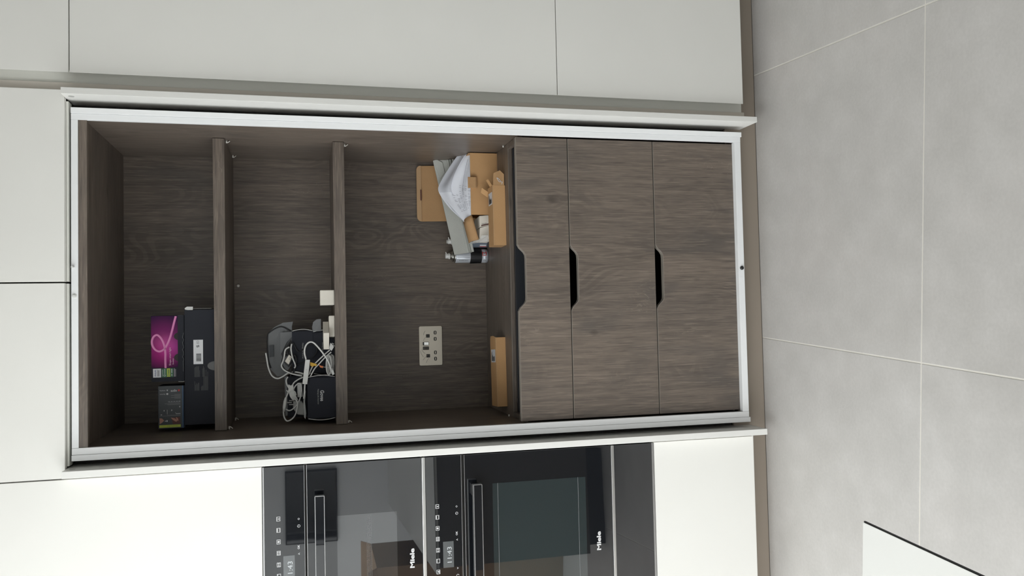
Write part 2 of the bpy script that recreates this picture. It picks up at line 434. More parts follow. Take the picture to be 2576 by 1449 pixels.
for i in range(n): obj('pane', MB().box((XL - .064, y0 + wy * i + .03, z0 + .05), (XL - .058, y0 + wy * (i + 1) - .03, z1 - .05)), M['pane'], win)

# ================================================================== CABINET RUN
FY = -.022          # front plane of the doors
XT0, XT1 = -1.127, -.5278    # oven tower
XC0, XC1 = .5285, 1.176      # tall cabinet on the right
ZT = ZC - .02
# plinth
pl = struct('baseboard_back', MB().box((XL, .052, 0), (XR, .07, .118)), M['taupe'], 'taupe plinth board running under the cabinets')
obj('seal_strip', MB().box((XL, .0505, 0), (XR, .052, .0014)), M['isl_body'], pl)

# ---- larder cabinet with pocket doors
IL, IR = -.4505, .4605        # inner faces of the carcass sides
D, CZ, WT = .557, 2.1065, .8506
lar = thing('larder_cabinet', 'open brown oak larder cabinet with white frame, two shelves and three drawers', 'cabinet', (0, .3, .09))
SW = .0165
obj('side_panel', MB().box((IL - SW, .012, .10), (IL, D, 2.118)), M['woodz'], lar)
obj('side_panel', MB().box((IR, .012, .10), (IR + SW, D, 2.118)), M['woodz'], lar)
obj('back_panel', MB().box((IL - SW, D, .10), (IR + SW, D + .012, 2.125)), M['woodz'], lar)
obj('top_panel', MB().box((IL, .03, CZ), (IR, D, CZ + .018)), M['woodx'], lar)
rail = obj('top_rail', MB().box((IL, .004, 2.0905), (IR, .022, 2.1135)), M['woodx'], lar, bevel=.0006)
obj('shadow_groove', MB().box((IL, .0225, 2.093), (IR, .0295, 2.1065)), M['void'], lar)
obj('bottom_panel', MB().box((IL, .025, .098), (IR, D, .113)), M['woodx'], lar)
# white frame
xo, zo0, zo1 = .483, .0895, 2.1298
ix0, ix1, iz0, iz1 = -.4487, .4497, .1113, 2.1125
for s in (-1, 1):
    xin = ix0 if s < 0 else ix1
    xm = s * .4668
    mb = MB()
    a, b = sorted((xin, xm)); mb.box((a, 0, zo0), (b, .012, zo1))
    a, b = sorted((xm + s * .0004, s * xo)); mb.box((a, -.0025, zo0 - .0035), (b, .014, zo1))
    obj('frame_stile', mb, M['frame'], lar, bevel=.0007)
top_rail_w = obj('frame_rail', MB().box((ix0 + .0003, .0005, iz1), (ix1 - .0003, .012, zo1)), M['frame'], lar, bevel=.0006)
bot_rail_w = obj('frame_rail', MB().box((ix0 + .0003, .0005, zo0), (ix1 - .0003, .02, iz0)), M['frame'], lar, bevel=.0006)
# rail fittings
tag(obj('peg', MB().lathe([(.0032, 0), (.0032, -.012), (.0022, -.014)], 16, c=(.0431, .0005, 2.1246), axis='y'), M['white_plastic'], top_rail_w, smooth=False), 'clear plastic door peg')
obj('peg', MB().lathe([(.0058, 0), (.0058, -.002), (.0034, -.0024), (.0034, -.0045)], 20, c=(-.0362, .0005, 2.1219), axis='y'), M['white_plastic'], top_rail_w)
tag(obj('catch', MB().lathe([(.0064, 0), (.0064, -.003), (.005, -.005), (.002, -.0055)], 24, c=(.0274, .0005, .0992), axis='y'), M['black'], bot_rail_w, smooth=True), 'round black door catch')
obj('cap', MB().lathe([(.0042, 0), (.0042, -.0006)], 20, c=(-.0044, .0005, .1015), axis='y'), M['frame'], bot_rail_w)
# pocket doors, slid back into the pockets beside the carcass
for s, xi, xo_ in ((1, .505, .5228), (-1, -.5005, -.5195)):
    a, b = sorted((xi, xo_))
    dr = obj('door', MB().box((a, -.0592, .0597), (b, .50, 2.1396)), M['edge'], lar, bevel=.0008)
    tag(dr, 'white pocket door standing open, %s of the larder' % ('right' if s > 0 else 'left'))
    obj('bolt_cap', MB().lathe([(.0075, 0), (.0075, -s * .0008)], 20, c=(xi, -.033, 2.120), axis='x'), M['grey_plastic'], dr)
# pocket lining and gap strips, near-black: the slot's shade put into the colour
obj('pocket_panel', MB().box((-.5235, .004, .09), (-.522, .58, 2.13)), M['void'], lar)
obj('pocket_back', MB().box((-.521, .57, .09), (.5295, .578, 2.13)), M['void'], lar)
obj('pocket_shade_strip', MB().box((.4835, .062, .09), (.5035, .066, 2.14)), M['void'], lar)
obj('pocket_shade_strip', MB().box((-.499, .062, .09), (-.4835, .066, 2.14)), M['void'], lar)
# shelves
SY = .2283
for z1_, z0_ in ((1.7858, 1.7511), (1.4201, 1.3842)):
    sh = obj('shelf', MB().box((IL + .0015, SY, z0_), (IR - .0015, D - .002, z1_)), M['woodx'], lar, bevel=.0008)
# shelf pins
def pin(x, y, z, s):
    mb = MB(); mb.tube([(x, y, z), (x - s * .009, y, z - .001)], .0026, 8)
    mb.tube([(x - s * .0088, y - .001, z + .0008), (x - s * .008, y - .001, z - .004), (x - s * .004, y - .001, z - .0085), (x - s * .0022, y - .001, z - .011)], .0013, 6)
    obj('shelf_pin', mb, M['pin'], lar, smooth=True)
for z in (1.7475, ):
    pin(IR, .262, z, 1); pin(IR, .5, z, 1); pin(IL, .262, z, -1); pin(IL, .5, z, -1)
pin(IR, .262, 1.3805, 1); pin(IL, .262, 1.3805, -1)
tag(obj('wall_peg', MB().lathe([(.004, 0), (.0052, -.003), (.0045, -.0085), (.002, -.0095)], 16, c=(.0112, D, 1.7375), axis='y'), M['pin'], lar, smooth=True), 'small white peg on the back panel')
for x_, s_ in ((IR, 1), (IL, -1)): obj('shelf_pin', MB().tube([(x_, .212, .8572), (x_ - s_ * .0065, .212, .8572)], .0022, 8), M['pin'], lar, smooth=True)
# drawers
DX0, DX1 = -.4435, .4462
def drawer(z0, z1):
    yf, yb = .020, .038
    prof = [(DX0, z0), (DX1, z0), (DX1, z1)]
    cut = [(.118, 0), (.105, .0), (.094, .006), (.081, .0195), (.072, .0245), (.06, .0255)]
    cx0 = .003
    prof += [(cx0 + a, z1 - b) for a, b in cut] + [(cx0 - a, z1 - b) for a, b in cut[::-1]] + [(DX0, z1)]
    dep = V(0, .0175, 0)
    bx = MB()       # the drawer box behind the front
    bz0, bz1 = z0 + .02, z1 - .045
    bx.box((DX0 + .02, yb, bz0), (DX0 + .035, .50, bz1)).box((DX1 - .035, yb, bz0), (DX1 - .02, .50, bz1)).box((DX0 + .035, .485, bz0), (DX1 - .035, .50, bz1)).box((DX0 + .035, yb, bz0), (DX1 - .035, .485, bz0 + .012))
    d = obj('drawer', bx, M['dark_metal'], lar)
    f = MB().prism([(x, yf, z) for x, z in prof], dep)
    fr = obj('drawer_front', f, M['woodz'], d)
    # pale edge band around the top edge
    bd = MB(); top = prof[2:] 
    for i in range(len(top) - 1):
        (xa, za), (xb, zb) = top[i], top[i + 1]
        e = V(xb - xa, 0, zb - za).normalized(); nn = V(-e.z, 0, e.x) * -.0011
        A, B = V(xa, yf - .0002, za), V(xb, yf - .0002, zb)
        bd.hexa([A - nn * .1, B - nn * .1, B - nn * .1 + dep, A - nn * .1 + dep, A + nn, B + nn, B + nn + dep, A + nn + dep])
    obj('edge_band', bd, M['wood_edge'], d)
    return d
drawer(.6955, .8635); drawer(.4020, .6912); drawer(.1082, .3976)
obj('drawer_shade_sheet', MB().box((DX0 + .04, .33, .12), (DX1 - .04, .335, .83)), M['void'], lar)  # near-black sheet: shade behind the drawer gaps put into the colour

# worktop board over the drawers: set back in the middle, cheeks at both ends
wt = thing('larder_worktop', 'brown oak worktop board above the larder drawers', 'worktop', (0, .36, .83))
obj('board', MB().box((IL + .0008, .178, .8366), (IR - .0008, D - .0015, WT)), M['woodx'], wt, bevel=.0005)
obj('front_edge', MB().box((IL + .002, .1765, .8368), (IR - .002, .1778, WT - .0016)), M['woodx'], wt)
obj('edge_line', MB().box((IL + .002, .1763, WT - .0015), (IR - .002, .1778, WT - .0003)), M['wood_edge'], wt)
for a, b in ((IL + .001, IL + .019), (IR - .019, IR - .001)):
    ck = obj('cheek', MB().box((a, .045, .8366), (b, .1755, WT - .0002)), M['woodz'], wt, bevel=.0005)
obj('stretcher', MB().box((IL + .02, .160, .765), (IR - .02, .174, .8364)), M['dark_metal'], wt)

# ---- overhead cabinets
for x0, x1, lab in ((-.5265, .0, 'white overhead cabinet above the larder, left one beside the oven tower'), (.0015, .5270, 'white overhead cabinet above the larder, right one beside the tall cabinet')):
    cab = thing('overhead_cabinet', lab, 'cabinet', ((x0 + x1) / 2, .3, 2.16))
    obj('body', MB().box((x0 + .002, .002, 2.150), (x1 - .002, .58, ZT)), M['lacquer'], cab)
    obj('door', MB().box((x0 + .0012, FY + .002, 2.1410), (x1 - .0012, .0, ZT)), M['lacquer'], cab, bevel=.0008)
    obj('light_strip', MB().box((max(x0, -.497) + .002, -.004, 2.1345), (min(x1, .5) - .002, .03, 2.1402)), M['channel'], cab)
# ---- tall cabinet
tc = thing('tall_cabinet', 'tall white handleless cabinet right of the larder', 'cabinet', ((XC0 + XC1) / 2, .3, .09))
obj('body', MB().box((.5515, .055, .0772), (XC1, .58, ZT)), M['channel'], tc)
obj('handle_channel', MB().box((.5515, .009, .0772), (.60, .054, ZT)), M['channel'], tc)
obj('end_panel', MB().box((.5302, .0, .072), (.5510, .58, ZT)), M['panel_edge'], tc, bevel=.0006)
for z0, z1 in ((.0875, .7342), (.7365, 2.1268), (2.1295, ZT)):
    mb = MB().hexa([V(.5735, FY + .0, z0), V(XC1 - .001, FY, z0), V(XC1 - .001, .0, z0), V(.5915, .0, z0), V(.5735, FY, z1), V(XC1 - .001, FY, z1), V(XC1 - .001, .0, z1), V(.5915, .0, z1)])
    obj('door', mb, M['lacquer'], tc, bevel=.0008)
obj('carcass_front', MB().box((.6005, .003, .09), (XC1, .054, ZT)), M['void'], tc)
# next cabinet towards the right wall (outside the frame, carries the run on)
nc = thing('tall_cabinet', 'tall white cabinet at the far right end of the run', 'cabinet', (1.8, .3, .09))
obj('body', MB().box((XC1 + .003, .0, .0772), (XR - .004, .58, ZT)), M['channel'], nc)
for a, b in ((XC1 + .003, 1.85), (1.853, XR - .004)): obj('door', MB().box((a, FY, .0875), (b, -.0005, ZT)), M['lacquer'], nc, bevel=.0008)

# ---- oven tower
tw = thing('oven_tower', 'white tower cabinet housing the built-in ovens', 'cabinet', ((XT0 + XT1) / 2, .3, .09))
obj('body', MB().box((XT0, .0, .0772), (XT0 + .018, .58, ZT)).box((XT1 - .018, .0, .0772), (XT1, .58, ZT)).box((XT0 + .018, .56, .0772), (XT1 - .018, .58, ZT)).box((XT0 + .018, .0, 1.640), (XT1 - .018, .56, 1.658)).box((XT0 + .018, .0, .0772), (XT1 - .018, .56, .095)).box((XT0 + .018, .0, .420), (XT1 - .018, .56, .438)), M['lacquer'], tw)
obj('door', MB().box((XT0 + .001, FY, 1.6375), (XT1, -.0005, ZT)), M['lacquer'], tw, bevel=.0008)
obj('drawer_front', MB().box((XT0 + .001, FY, .0905), (XT1, -.0005, .4425)), M['lacquer'], tw, bevel=.0008)
nl = thing('tall_cabinet', 'tall white cabinet beyond the oven tower', 'cabinet', (-2.0, .3, .09))
obj('body', MB().box((XL + .004, .0, .0772), (XT0 - .003, .58, ZT)), M['channel'], nl)
for a, b in ((XL + .004, -2.455), (-2.452, -1.79), (-1.787, XT0 - .003)): obj('door', MB().box((a, FY, .0875), (b, -.0005, ZT)), M['lacquer'], nl, bevel=.0008)

# ---- built-in ovens
OX0, OX1 = XT0 + .0025, XT1 - .001
OY = -.0245
def rect_ring(mb, x, z, w, h, y, t, mi=0):
    put_quad(mb, x - w / 2, x + w / 2, z + h / 2 - t, z + h / 2, y, mi); put_quad(mb, x - w / 2, x + w / 2, z - h / 2, z - h / 2 + t, y, mi)
    put_quad(mb, x - w / 2, x - w / 2 + t, z - h / 2 + t, z + h / 2 - t, y, mi); put_quad(mb, x + w / 2 - t, x + w / 2, z - h / 2 + t, z + h / 2 - t, y, mi)
def icon(mb, k, x, z, y):
    rect_ring(mb, x, z, .0125, .0105, y, .0012)
    if k == 0: put_quad(mb, x - .0015, x + .0015, z - .003, z + .0005, y); put_quad(mb, x - .0035, x + .0035, z + .0025, z + .0032, y)
    elif k == 1: put_quad(mb, x - .0045, x + .0045, z + .0018, z + .0036, y); put_quad(mb, x - .0045, x + .0045, z - .0036, z - .0028, y)
    elif k == 2: mb.add([V(x + .003 * math.cos(a * .785), y, z + .003 * math.sin(a * .785)) for a in range(8)], [tuple(range(8))])
    elif k == 3: [put_quad(mb, x + dx - .0015, x + dx + .0015, z + dz - .0013, z + dz + .0013, y) for dx in (-.0023, .0023) for dz in (-.002, .002)]
    elif k == 4: mb.add([V(x - .004, y, z + .003), V(x - .004, y, z - .003), V(x, y, z), V(x + .004, y, z - .003), V(x + .004, y, z + .003)], [(0, 1, 2), (2, 3, 4)])
    elif k == 5: put_quad(mb, x - .0045, x + .0045, z + .0022, z + .0032, y)
    else: mb.add([V(x - .004, y, z - .003), V(x + .004, y, z - .003), V(x + .001, y, z + .003)], [(0, 1, 2)])
def ring(mb, x, z, r, t, y, n=20, a0=0, a1=6.2832):
    for i in range(n):
        p, q = a0 + (a1 - a0) * i / n, a0 + (a1 - a0) * (i + 1) / n
        mb.add([V(x + math.cos(u) * w, y, z + math.sin(u) * w) for u, w in ((p, r), (q, r), (q, r - t), (p, r - t))], [(0, 1, 2, 3)])
def control_panel(parent, z0, z1, zi, zr, zd0, zd1):
    g = obj('control_panel', MB().box((OX0, OY, z0), (OX1, -.004, z1)), M['glass_black'], parent, bevel=.0008)
    y = OY - .00025
    for k, x in enumerate((-.6755, -.707, -.7395, -.771, -.8035, -.835, -.867, -.899, -.931, -.963)):
        mb = MB(); icon(mb, k % 7, x, zi, y); obj('icon', mb, M['print_w'], g)
    ds = obj('display', MB().box((-.857, OY - .0003, zd0), (-.7805, OY + .001, zd1)), M['display'], g)
    mb = MB(); put_text(mb, '11:43', -.8195, (zd0 + zd1) / 2 - .003, OY - .0006, w=.046, h=.0135); obj('clock_digits', mb, M['display_txt'], ds)
    mb = MB()
    ring(mb, -.6795, zr, .0032, .0011, y, 4); obj('icon', mb, M['print_w'], g)
    mb = MB(); ring(mb, -.6995, zr, .0042, .001, y, 20, 1.2, 7.2); put_quad(mb, -.7, -.699, zr - .0005, zr + .0028, y); obj('icon', mb, M['print_w'], g)
    mb = MB(); put_text(mb, 'OK', -.7585, zr + .001, y, h=.0058, bold=.02); obj('lettering', mb, M['print_w'], g)
    for x, s in ((-.7775, 1), (-.861, -1)):
        mb = MB(); mb.add([V(x - .003, y, zr - s * .002), V(x - .0016, y, zr - s * .002), V(x, y, zr + s * .001), V(x, y, zr + s * .003)], [(0, 1, 2, 3)]); mb.add([V(x + .003, y, zr - s * .002), V(x + .0016, y, zr - s * .002), V(x, y, zr + s * .001), V(x, y, zr + s * .003)], [(0, 1, 2, 3)])
        obj('icon', mb, M['print_w'], g)
    mb = MB(); ring(mb, -.8825, zr, .004, .001, y, 16, -1.6, 2.6); obj('icon', mb, M['print_w'], g)
    return g
def handle(parent, z):
    yb, yf = -.058, -.072
    h = MB().box((-1.038, yf, z - .0125), (-.611, yb, z + .0125))
    o = obj('handle', h, M['glass_black'], parent, bevel=.0012)
    for zz in (z + .0127, z - .0127): obj('handle_trim', MB().box((-1.038, yf - .0004, zz - .0008), (-.611, yb + .003, zz + .0008)), M['steel_line'], o)
    obj('handle_trim', MB().box((-.6112, yf - .0004, z - .0127), (-.6096, yb + .003, z + .0127)), M['steel_line'], o)
    for x in (-.632, -1.017): obj('handle_post', MB().box((x - .016, yb, z - .010), (x + .016, OY + .001, z + .010)), M['black'], o)
    return o
# compact oven (upper)
ov = thing('compact_oven', 'black glass compact oven, upper of the two built-in ovens', 'oven', ((OX0 + OX1) / 2, .0, 1.177))
obj('chassis', MB().box((XT0 + .02, .0, 1.178), (XT1 - .02, .5, 1.634)), M['void'], ov)
obj('trim_strip', MB().box((OX0, OY - .0004, 1.6315), (OX1, -.004, 1.6355)), M['steel_line'], ov)
control_panel(ov, 1.5215, 1.6312, 1.5935, 1.5378, 1.550, 1.5812)
obj('vent_slot', MB().box((OX0, -.012, 1.5155), (OX1, -.004, 1.5212)), M['void'], ov)
dr = obj('door', MB().box((OX0, OY, 1.1855), (OX1, -.004, 1.5150)), M['glass_black'], ov, bevel=.0008)
obj('steel_line', MB().box((OX0, OY - .0004, 1.5138), (OX1, OY + .002, 1.5152)), M['steel_line'], dr)
obj('steel_line', MB().box((OX0, OY - .0004, 1.5212), (OX1, OY + .002, 1.5222)), M['steel_line'], ov)
obj('window_pane', MB().box((-.968, OY - .0005, 1.260), (-.6795, OY + .001, 1.4315)), M['glass_win2'], dr)
mb = MB()
for i in range(72):
    for k in range(4):
        x, z = -.686 - i * .0039 - (k % 2) * .002, 1.3345 + k * .0042
        put_quad(mb, x - .0008, x + .0008, z - .0008, z + .0008, OY - .0007)
obj('dot_screen', mb, M['grey_txt'], dr)
mb = MB(); put_text(mb, 'Miele', -.8195, 1.2170, OY - .0003, w=.0565, h=.0135, bold=.035); obj('lettering', mb, M['print_w'], dr)
handle(dr, 1.480)
obj('trim_strip', MB().box((OX0, OY - .0035, 1.1752), (OX1, -.004, 1.1848)), M['chrome'], ov, bevel=.001)
# full-size oven (lower)
ov = thing('built_in_oven', 'black glass built-in oven, lower of the two ovens', 'oven', ((OX0 + OX1) / 2, .0, .58))
obj('chassis', MB().box((XT0 + .02, .0, .582), (XT1 - .02, .5, 1.172)), M['void'], ov)
control_panel(ov, 1.0668, 1.1745, 1.1405, 1.0825, 1.0935, 1.1252)
obj('vent_slot', MB().box((OX0, -.012, 1.0578), (OX1, -.004, 1.0665)), M['void'], ov)
obj('steel_line', MB().box((OX0, OY - .0004, 1.0660), (OX1, OY + .002, 1.0672)), M['steel_line'], ov)
dr = obj('door', MB().box((OX0, OY, .5905), (OX1, -.004, 1.0575)), M['glass_black'], ov, bevel=.0008)
obj('steel_line', MB().box((OX0, OY - .0004, 1.0562), (OX1, OY + .002, 1.0577)), M['steel_line'], dr)
obj('window_pane', MB().box((-1.029, OY - .0005, .676), (-.6195, OY + .001, .9715)), M['glass_win'], dr)
for z in (.955, .700): obj('window_line', MB().box((-1.029, OY - .0008, z), (-.6195, OY - .0003, z + .0012)), M['grey_txt'], dr)
mb = MB(); put_text(mb, 'Miele', -.8195, .6365, OY - .0003, w=.0575, h=.0138, bold=.035); obj('lettering', mb, M['print_w'], dr)
handle(dr, 1.0265)
obj('trim_strip', MB().box((OX0, OY - .003, .5808), (OX1, -.004, .5900)), M['chrome'], ov, bevel=.001)
wd = thing('warming_drawer', 'black glass warming drawer below the ovens', 'oven drawer', ((OX0 + OX1) / 2, .0, .446))
obj('chassis', MB().box((XT0 + .02, .0, .446), (XT1 - .02, .5, .577)), M['void'], wd)
obj('drawer_front', MB().box((OX0, OY, .4520), (OX1, -.004, .5802)), M['glass_black'], wd, bevel=.0008)
obj('trim_strip', MB().box((OX0, OY + .0005, .4455), (OX1, -.004, .4518)), M['steel_line'], wd)

# ---- kitchen island beside the photographer
isl = thing('kitchen_island', 'white kitchen island worktop corner near the photographer', 'island', (-.3586, -1.6534, 0), TH)
# local axes: x to the room's right, y towards the cabinets; the visible corner is the origin
mb = MB().hexa([V(-1.0, -2.4, .893), V(-.012, -2.4, .893), V(-.012, -.012, .893), V(-1.0, -.012, .893), V(-1.0, -2.4, .910), V(0, -2.4, .910), V(0, 0, .910), V(-1.0, 0, .910)])
obj('worktop', mb, M['isl_top'], isl, local=True, bevel=.0006)
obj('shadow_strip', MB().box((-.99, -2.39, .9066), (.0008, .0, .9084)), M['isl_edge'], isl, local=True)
obj('body', MB().box((-.985, -2.3, .10), (-.42, -.06, .893)), M['isl_body'], isl, local=True)
obj('plinth', MB().box((-.95, -2.26, .0), (-.46, -.10, .10)), M['void'], isl, local=True)
# things in the room behind the photographer, seen mirrored in the oven glass
def carton(x, y, z, w, d, h, rz, lab, flaps=True):
    c = thing('moving_carton', lab, 'box', (x, y, z), rz, 'cartons behind the photographer')
    obj('body', MB().box((-w / 2, -d / 2, 0), (w / 2, d / 2, h)), M['carton'], c, local=True, bevel=.002)
    for s in (-1, 1) if flaps else (): obj('flap', MB().box((-w / 2, s * d / 2 - .002, h), (w / 2, s * d / 2 + .002, h + .09), M=Matrix.Translation((0, s * d / 2, h)) @ Matrix.Rotation(-s * .9, 4, 'X') @ Matrix.Translation((0, -s * d / 2, -h))), M['carton'], c, local=True)
    obj('packing_label', MB().box((-.1, d / 2, h * .5), (.02, d / 2 + .001, h * .5 + .08)), M['label'], c, local=True)
    return c
carton(-1.86, -2.72, 0, .66, .5, .62, .12, 'large brown carton on the floor, bottom of the pair', False)
carton(-1.86, -2.76, .622, .6, .46, .5, .05, 'brown carton standing on top of the large one')
tv = thing('wall_screen', 'black flat screen on the wall behind the photographer', 'screen', (-1.76, YF, 1.27))
obj('body', MB().box((-2.08, YF, 1.25), (-1.44, YF + .04, 1.70)), M['black'], tv, bevel=.004)
obj('panel', MB().box((-2.07, YF + .04, 1.26), (-1.45, YF + .042, 1.69)), M['glass_black'], tv)

# ---- wall socket on the back panel
so = thing('wall_socket', 'brushed steel double wall socket on the larder back panel', 'socket', (-.2181, D, 1.0645))
SX, SZ, yP = -.2181, 1.0645, D
def rrect(x, z, w, h, r, n=6):
    out = []
    for cx, cz, a0 in ((x + w/2 - r, z + h/2 - r, 0), (x - w/2 + r, z + h/2 - r, 90), (x - w/2 + r, z - h/2 + r, 180), (x + w/2 - r, z - h/2 + r, 270)):
        out += [(cx + r * math.cos(math.radians(a0 + 90 * k / n)), cz + r * math.sin(math.radians(a0 + 90 * k / n))) for k in range(n + 1)]
    return out
pt = obj('plate', MB().prism([(x, yP - .006, z) for x, z in rrect(SX, SZ, .146, .086, .006)], (0, .006, 0)), M['nickel'], so, bevel=.0015)
for s in (-1, 1):
    x = SX + s * .0365
    # pictured: earth slot above, live and neutral below
    mb = MB().prism([(a, yP - .0068, b) for a, b in rrect(x, SZ + .0105, .0125, .0135, .0015)], (0, .001, 0))
    obj('earth_slot', mb, M['nickel_d'], pt); 
    for dx in (-.0115, .0115):
        obj('pin_slot', MB().prism([(a, yP - .0068, b) for a, b in rrect(x + dx, SZ - .0165, .0135, .0105, .004)], (0, .001, 0)), M['nickel_d'], pt)
        obj('slot_shutter', MB().box((x + dx - .0042, yP - .0072, SZ - .018), (x + dx + .0042, yP - .0066, SZ - .0152)), M['nickel'], pt)
    sw = obj('rocker_switch', MB().prism([(a, yP - .0075, b) for a, b in rrect(SX + s * .0083, SZ + .0185, .0125, .0225, .0015)], (0, .002, 0)), M['nickel_d'], pt)
    obj('rocker', MB().hexa([V(SX + s * .0083 - .005, yP - .0085 - .0015 * s, SZ + .009), V(SX + s * .0083 + .005, yP - .0085 - .0015 * s, SZ + .009), V(SX + s * .0083 + .005, yP - .007, SZ + .009), V(SX + s * .0083 - .005, yP - .007, SZ + .009), V(SX + s * .0083 - .005, yP - .0085 + .0015 * s, SZ + .028), V(SX + s * .0083 + .005, yP - .0085 + .0015 * s, SZ + .028), V(SX + s * .0083 + .005, yP - .007, SZ + .028), V(SX + s * .0083 - .005, yP - .007, SZ + .028)]), M['rocker'], sw)
mb = MB()
for a, b in (((-.012, .034), (-.028, .022)), ((-.016, .04), (-.040, .028)), ((-.034, .012), (-.052, .030)), ((-.045, .008), (-.062, .018)), ((.04, .026), (.055, .020)), ((.018, .027), (.032, .019))):
    mb.tube(smooth_path([V(SX + a[0], yP - .0066, SZ + a[1]), V(SX + (a[0] + b[0]) / 2, yP - .0068, SZ + (a[1] + b[1]) / 2 + .002), V(SX + b[0], yP - .0066, SZ + b[1])], 4), .0007, 5)
obj('film_crease', mb, M['film'], pt)

# ================================================================== TOP SHELF
SH1 = 1.7858
# long black carton lying on the shelf
bb = thing('black_carton', 'long black carton lying on the top shelf under the two smaller boxes', 'box', (-.249, .345, SH1))
bxa, bxb, bya, byb, bzb = -.431, -.074, .262, .44, 1.8765
obj('body', MB().box((bxa, bya, SH1), (bxb, byb, bzb)), M['black_box'], bb, bevel=.0012)
obj('tuck_flap', MB().slab([(-0.0702, 0.2620, 1.8757), (-0.0647, 0.2620, 1.8687), (-0.0651, 0.2620, 1.8513), (-0.0781, 0.2620, 1.8514), (-0.0739, 0.2620, 1.8734)], .002), M['box_edge'], bb)
obj('tuck_flap', MB().box((bxb + .002, bya + .01, SH1 + .012), (bxb + .0035, bya + .09, 1.868)), M['box_edge'], bb)
lb = obj('barcode_label', MB().box((-.244, bya - .0006, 1.8225), (-.1685, bya, 1.8505)), M['label'], bb)
mb = MB(); yy = bya - .0009
zz = 1.8465; rnd = random.Random(3)
x = -.2355
while x < -.213:
    w = rnd.choice((.0006, .0011, .0017)); put_quad(mb, x, x + w, 1.828, 1.8425, yy); x += w + rnd.choice((.0006, .001))
obj('barcode', mb, M['black_txt'], lb)
mb = MB(); put_text(mb, 'CE', -.1762, 1.8375, yy, h=.0062, turn=180); ring(mb, -.1885, 1.8375, .0042, .0016, yy, 20, .5, 3.2); ring(mb, -.1885, 1.8375, .0042, .0016, yy, 20, 3.7, 6.3); ring(mb, -.1885, 1.8375, .0016, .0016, yy, 8); obj('lettering', mb, M['black_txt'], lb)
mb = MB(); rnd = random.Random(5)
for xa, za, n, w in ((-.284, 1.8465, 7, .036), (-.284, 1.8235, 3, .034), (-.326, 1.8465, 6, .030), (-.326, 1.8275, 3, .022), (-.326, 1.8205, 6, .07)):
    for k in range(n):
        l = w * rnd.uniform(.55, 1); put_quad(mb, xa, xa + l, za - k * .0024, za - k * .0024 + .0013, yy)
obj('fine_print', mb, M['dim_txt'], bb)
seal = [(-.2505 + .0145 * math.cos(a), yy, SH1 + .0005 + .0235 * math.sin(a)) for a in [math.pi * k / 16 for k in range(17)]]
obj('seal_sticker', MB().prism(seal, (0, .0006, 0)), M['seal'], bb)
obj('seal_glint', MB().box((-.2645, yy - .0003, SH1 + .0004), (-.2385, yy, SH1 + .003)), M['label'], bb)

# magenta box standing on it
pk = thing('magenta_box', 'magenta and black smart light box standing on the long black carton', 'box', (-.295, .272, 1.8775), math.radians(-1.0))
Wp, Hp = .2035, .0965
art = MB().box((0, 0, 0.0005), (Wp, .05, Hp))
obj('body', art, M['black_box'], pk, local=True, bevel=.0008)
ap = obj('art_panel', MB().box((.0005, -.0005, .0195), (Wp - .0005, .0001, Hp - .0005)), M['pink_art'], pk, local=True)
obj('logo_band', MB().box((.0004, -.0009, .0190), (.043, -.0004, Hp - .0004)), M['black_box'], pk, local=True)
mb = MB(); put_quad(mb, .0135, .0405, .0685, .0915, -.0012); lp = obj('logo_patch', mb, M['label'], pk, local=True)
mb = MB(); put_text(mb, 'PHILIPS', .027, .0845, -.0015, w=.0195, h=.0042, bold=.02); obj('lettering', mb, M['blue_txt'], lp, local=True)
mb = MB(); [put_quad(mb, .0165, .0165 + w, z, z + .0013, -.0015) for w, z in ((.021, .078), (.019, .0755), (.02, .073))]; obj('fine_print', mb, M['grey_txt'], lp, local=True)
mb = MB(); put_quad(mb, .0135, .0405, .0515, .0665, -.0012); obj('green_patch', mb, M['green'], pk, local=True)
mb = MB(); put_quad(mb, .0145, .0405, .042, .0515, -.00125); lm = obj('lime_patch', mb, M['lime'], pk, local=True)
mb = MB(); ring(mb, .019, .0468, .003, .001, -.0016, 14); put_quad(mb, .0235, .037, .0455, .0475, -.0016); obj('mark', mb, M['green'], lm, local=True)
mb = MB(); put_quad(mb, .0135, .0405, .0335, .0415, -.0012); obj('green_patch', mb, M['green'], pk, local=True)
mb = MB(); ring(mb, .019, .058, .003, .001, -.0016, 14); put_quad(mb, .0235, .039, .057, .0585, -.0016); put_quad(mb, .0165, .037, .0635, .0645, -.0016); put_quad(mb, .017, .023, .0365, .0385, -.0016); put_quad(mb, .026, .039, .0365, .0385, -.0016); put_quad(mb, .0145, .040, .0295, .031, -.0014); put_quad(mb, .0145, .038, .026, .027, -.0014); obj('fine_print', mb, M['lite_txt'], pk, local=True)
# printed light ribbon
def ribbon(pts, w, mat_, y):
    P = smooth_path([V(a, y, b) for a, b in pts], 8); mb = MB(); L_ = []; R_ = []
    for i, p in enumerate(P):
        t = (P[min(i + 1, len(P) - 1)] - P[max(i - 1, 0)]).normalized(); n_ = V(-t.z, 0, t.x) * w / 2
        L_.append(p + n_); R_.append(p - n_)
    for i in range(len(P) - 1): mb.add([L_[i], L_[i + 1], R_[i + 1], R_[i]], [(0, 1, 2, 3)])
    obj('ribbon_print', mb, mat_, pk, local=True)
rib = [(0.0416, 0.0554), (0.0674, 0.0558), (0.0907, 0.0557), (0.1129, 0.059), (0.1328, 0.0669), (0.1442, 0.0783), (0.1395, 0.0886), (0.1262, 0.0938), (0.1115, 0.0921), (0.099, 0.0842), (0.0937, 0.0729), (0.0983, 0.0614), (0.1103, 0.0521), (0.1321, 0.0428), (0.1566, 0.0357), (0.1811, 0.0298), (0.2014, 0.0245)]
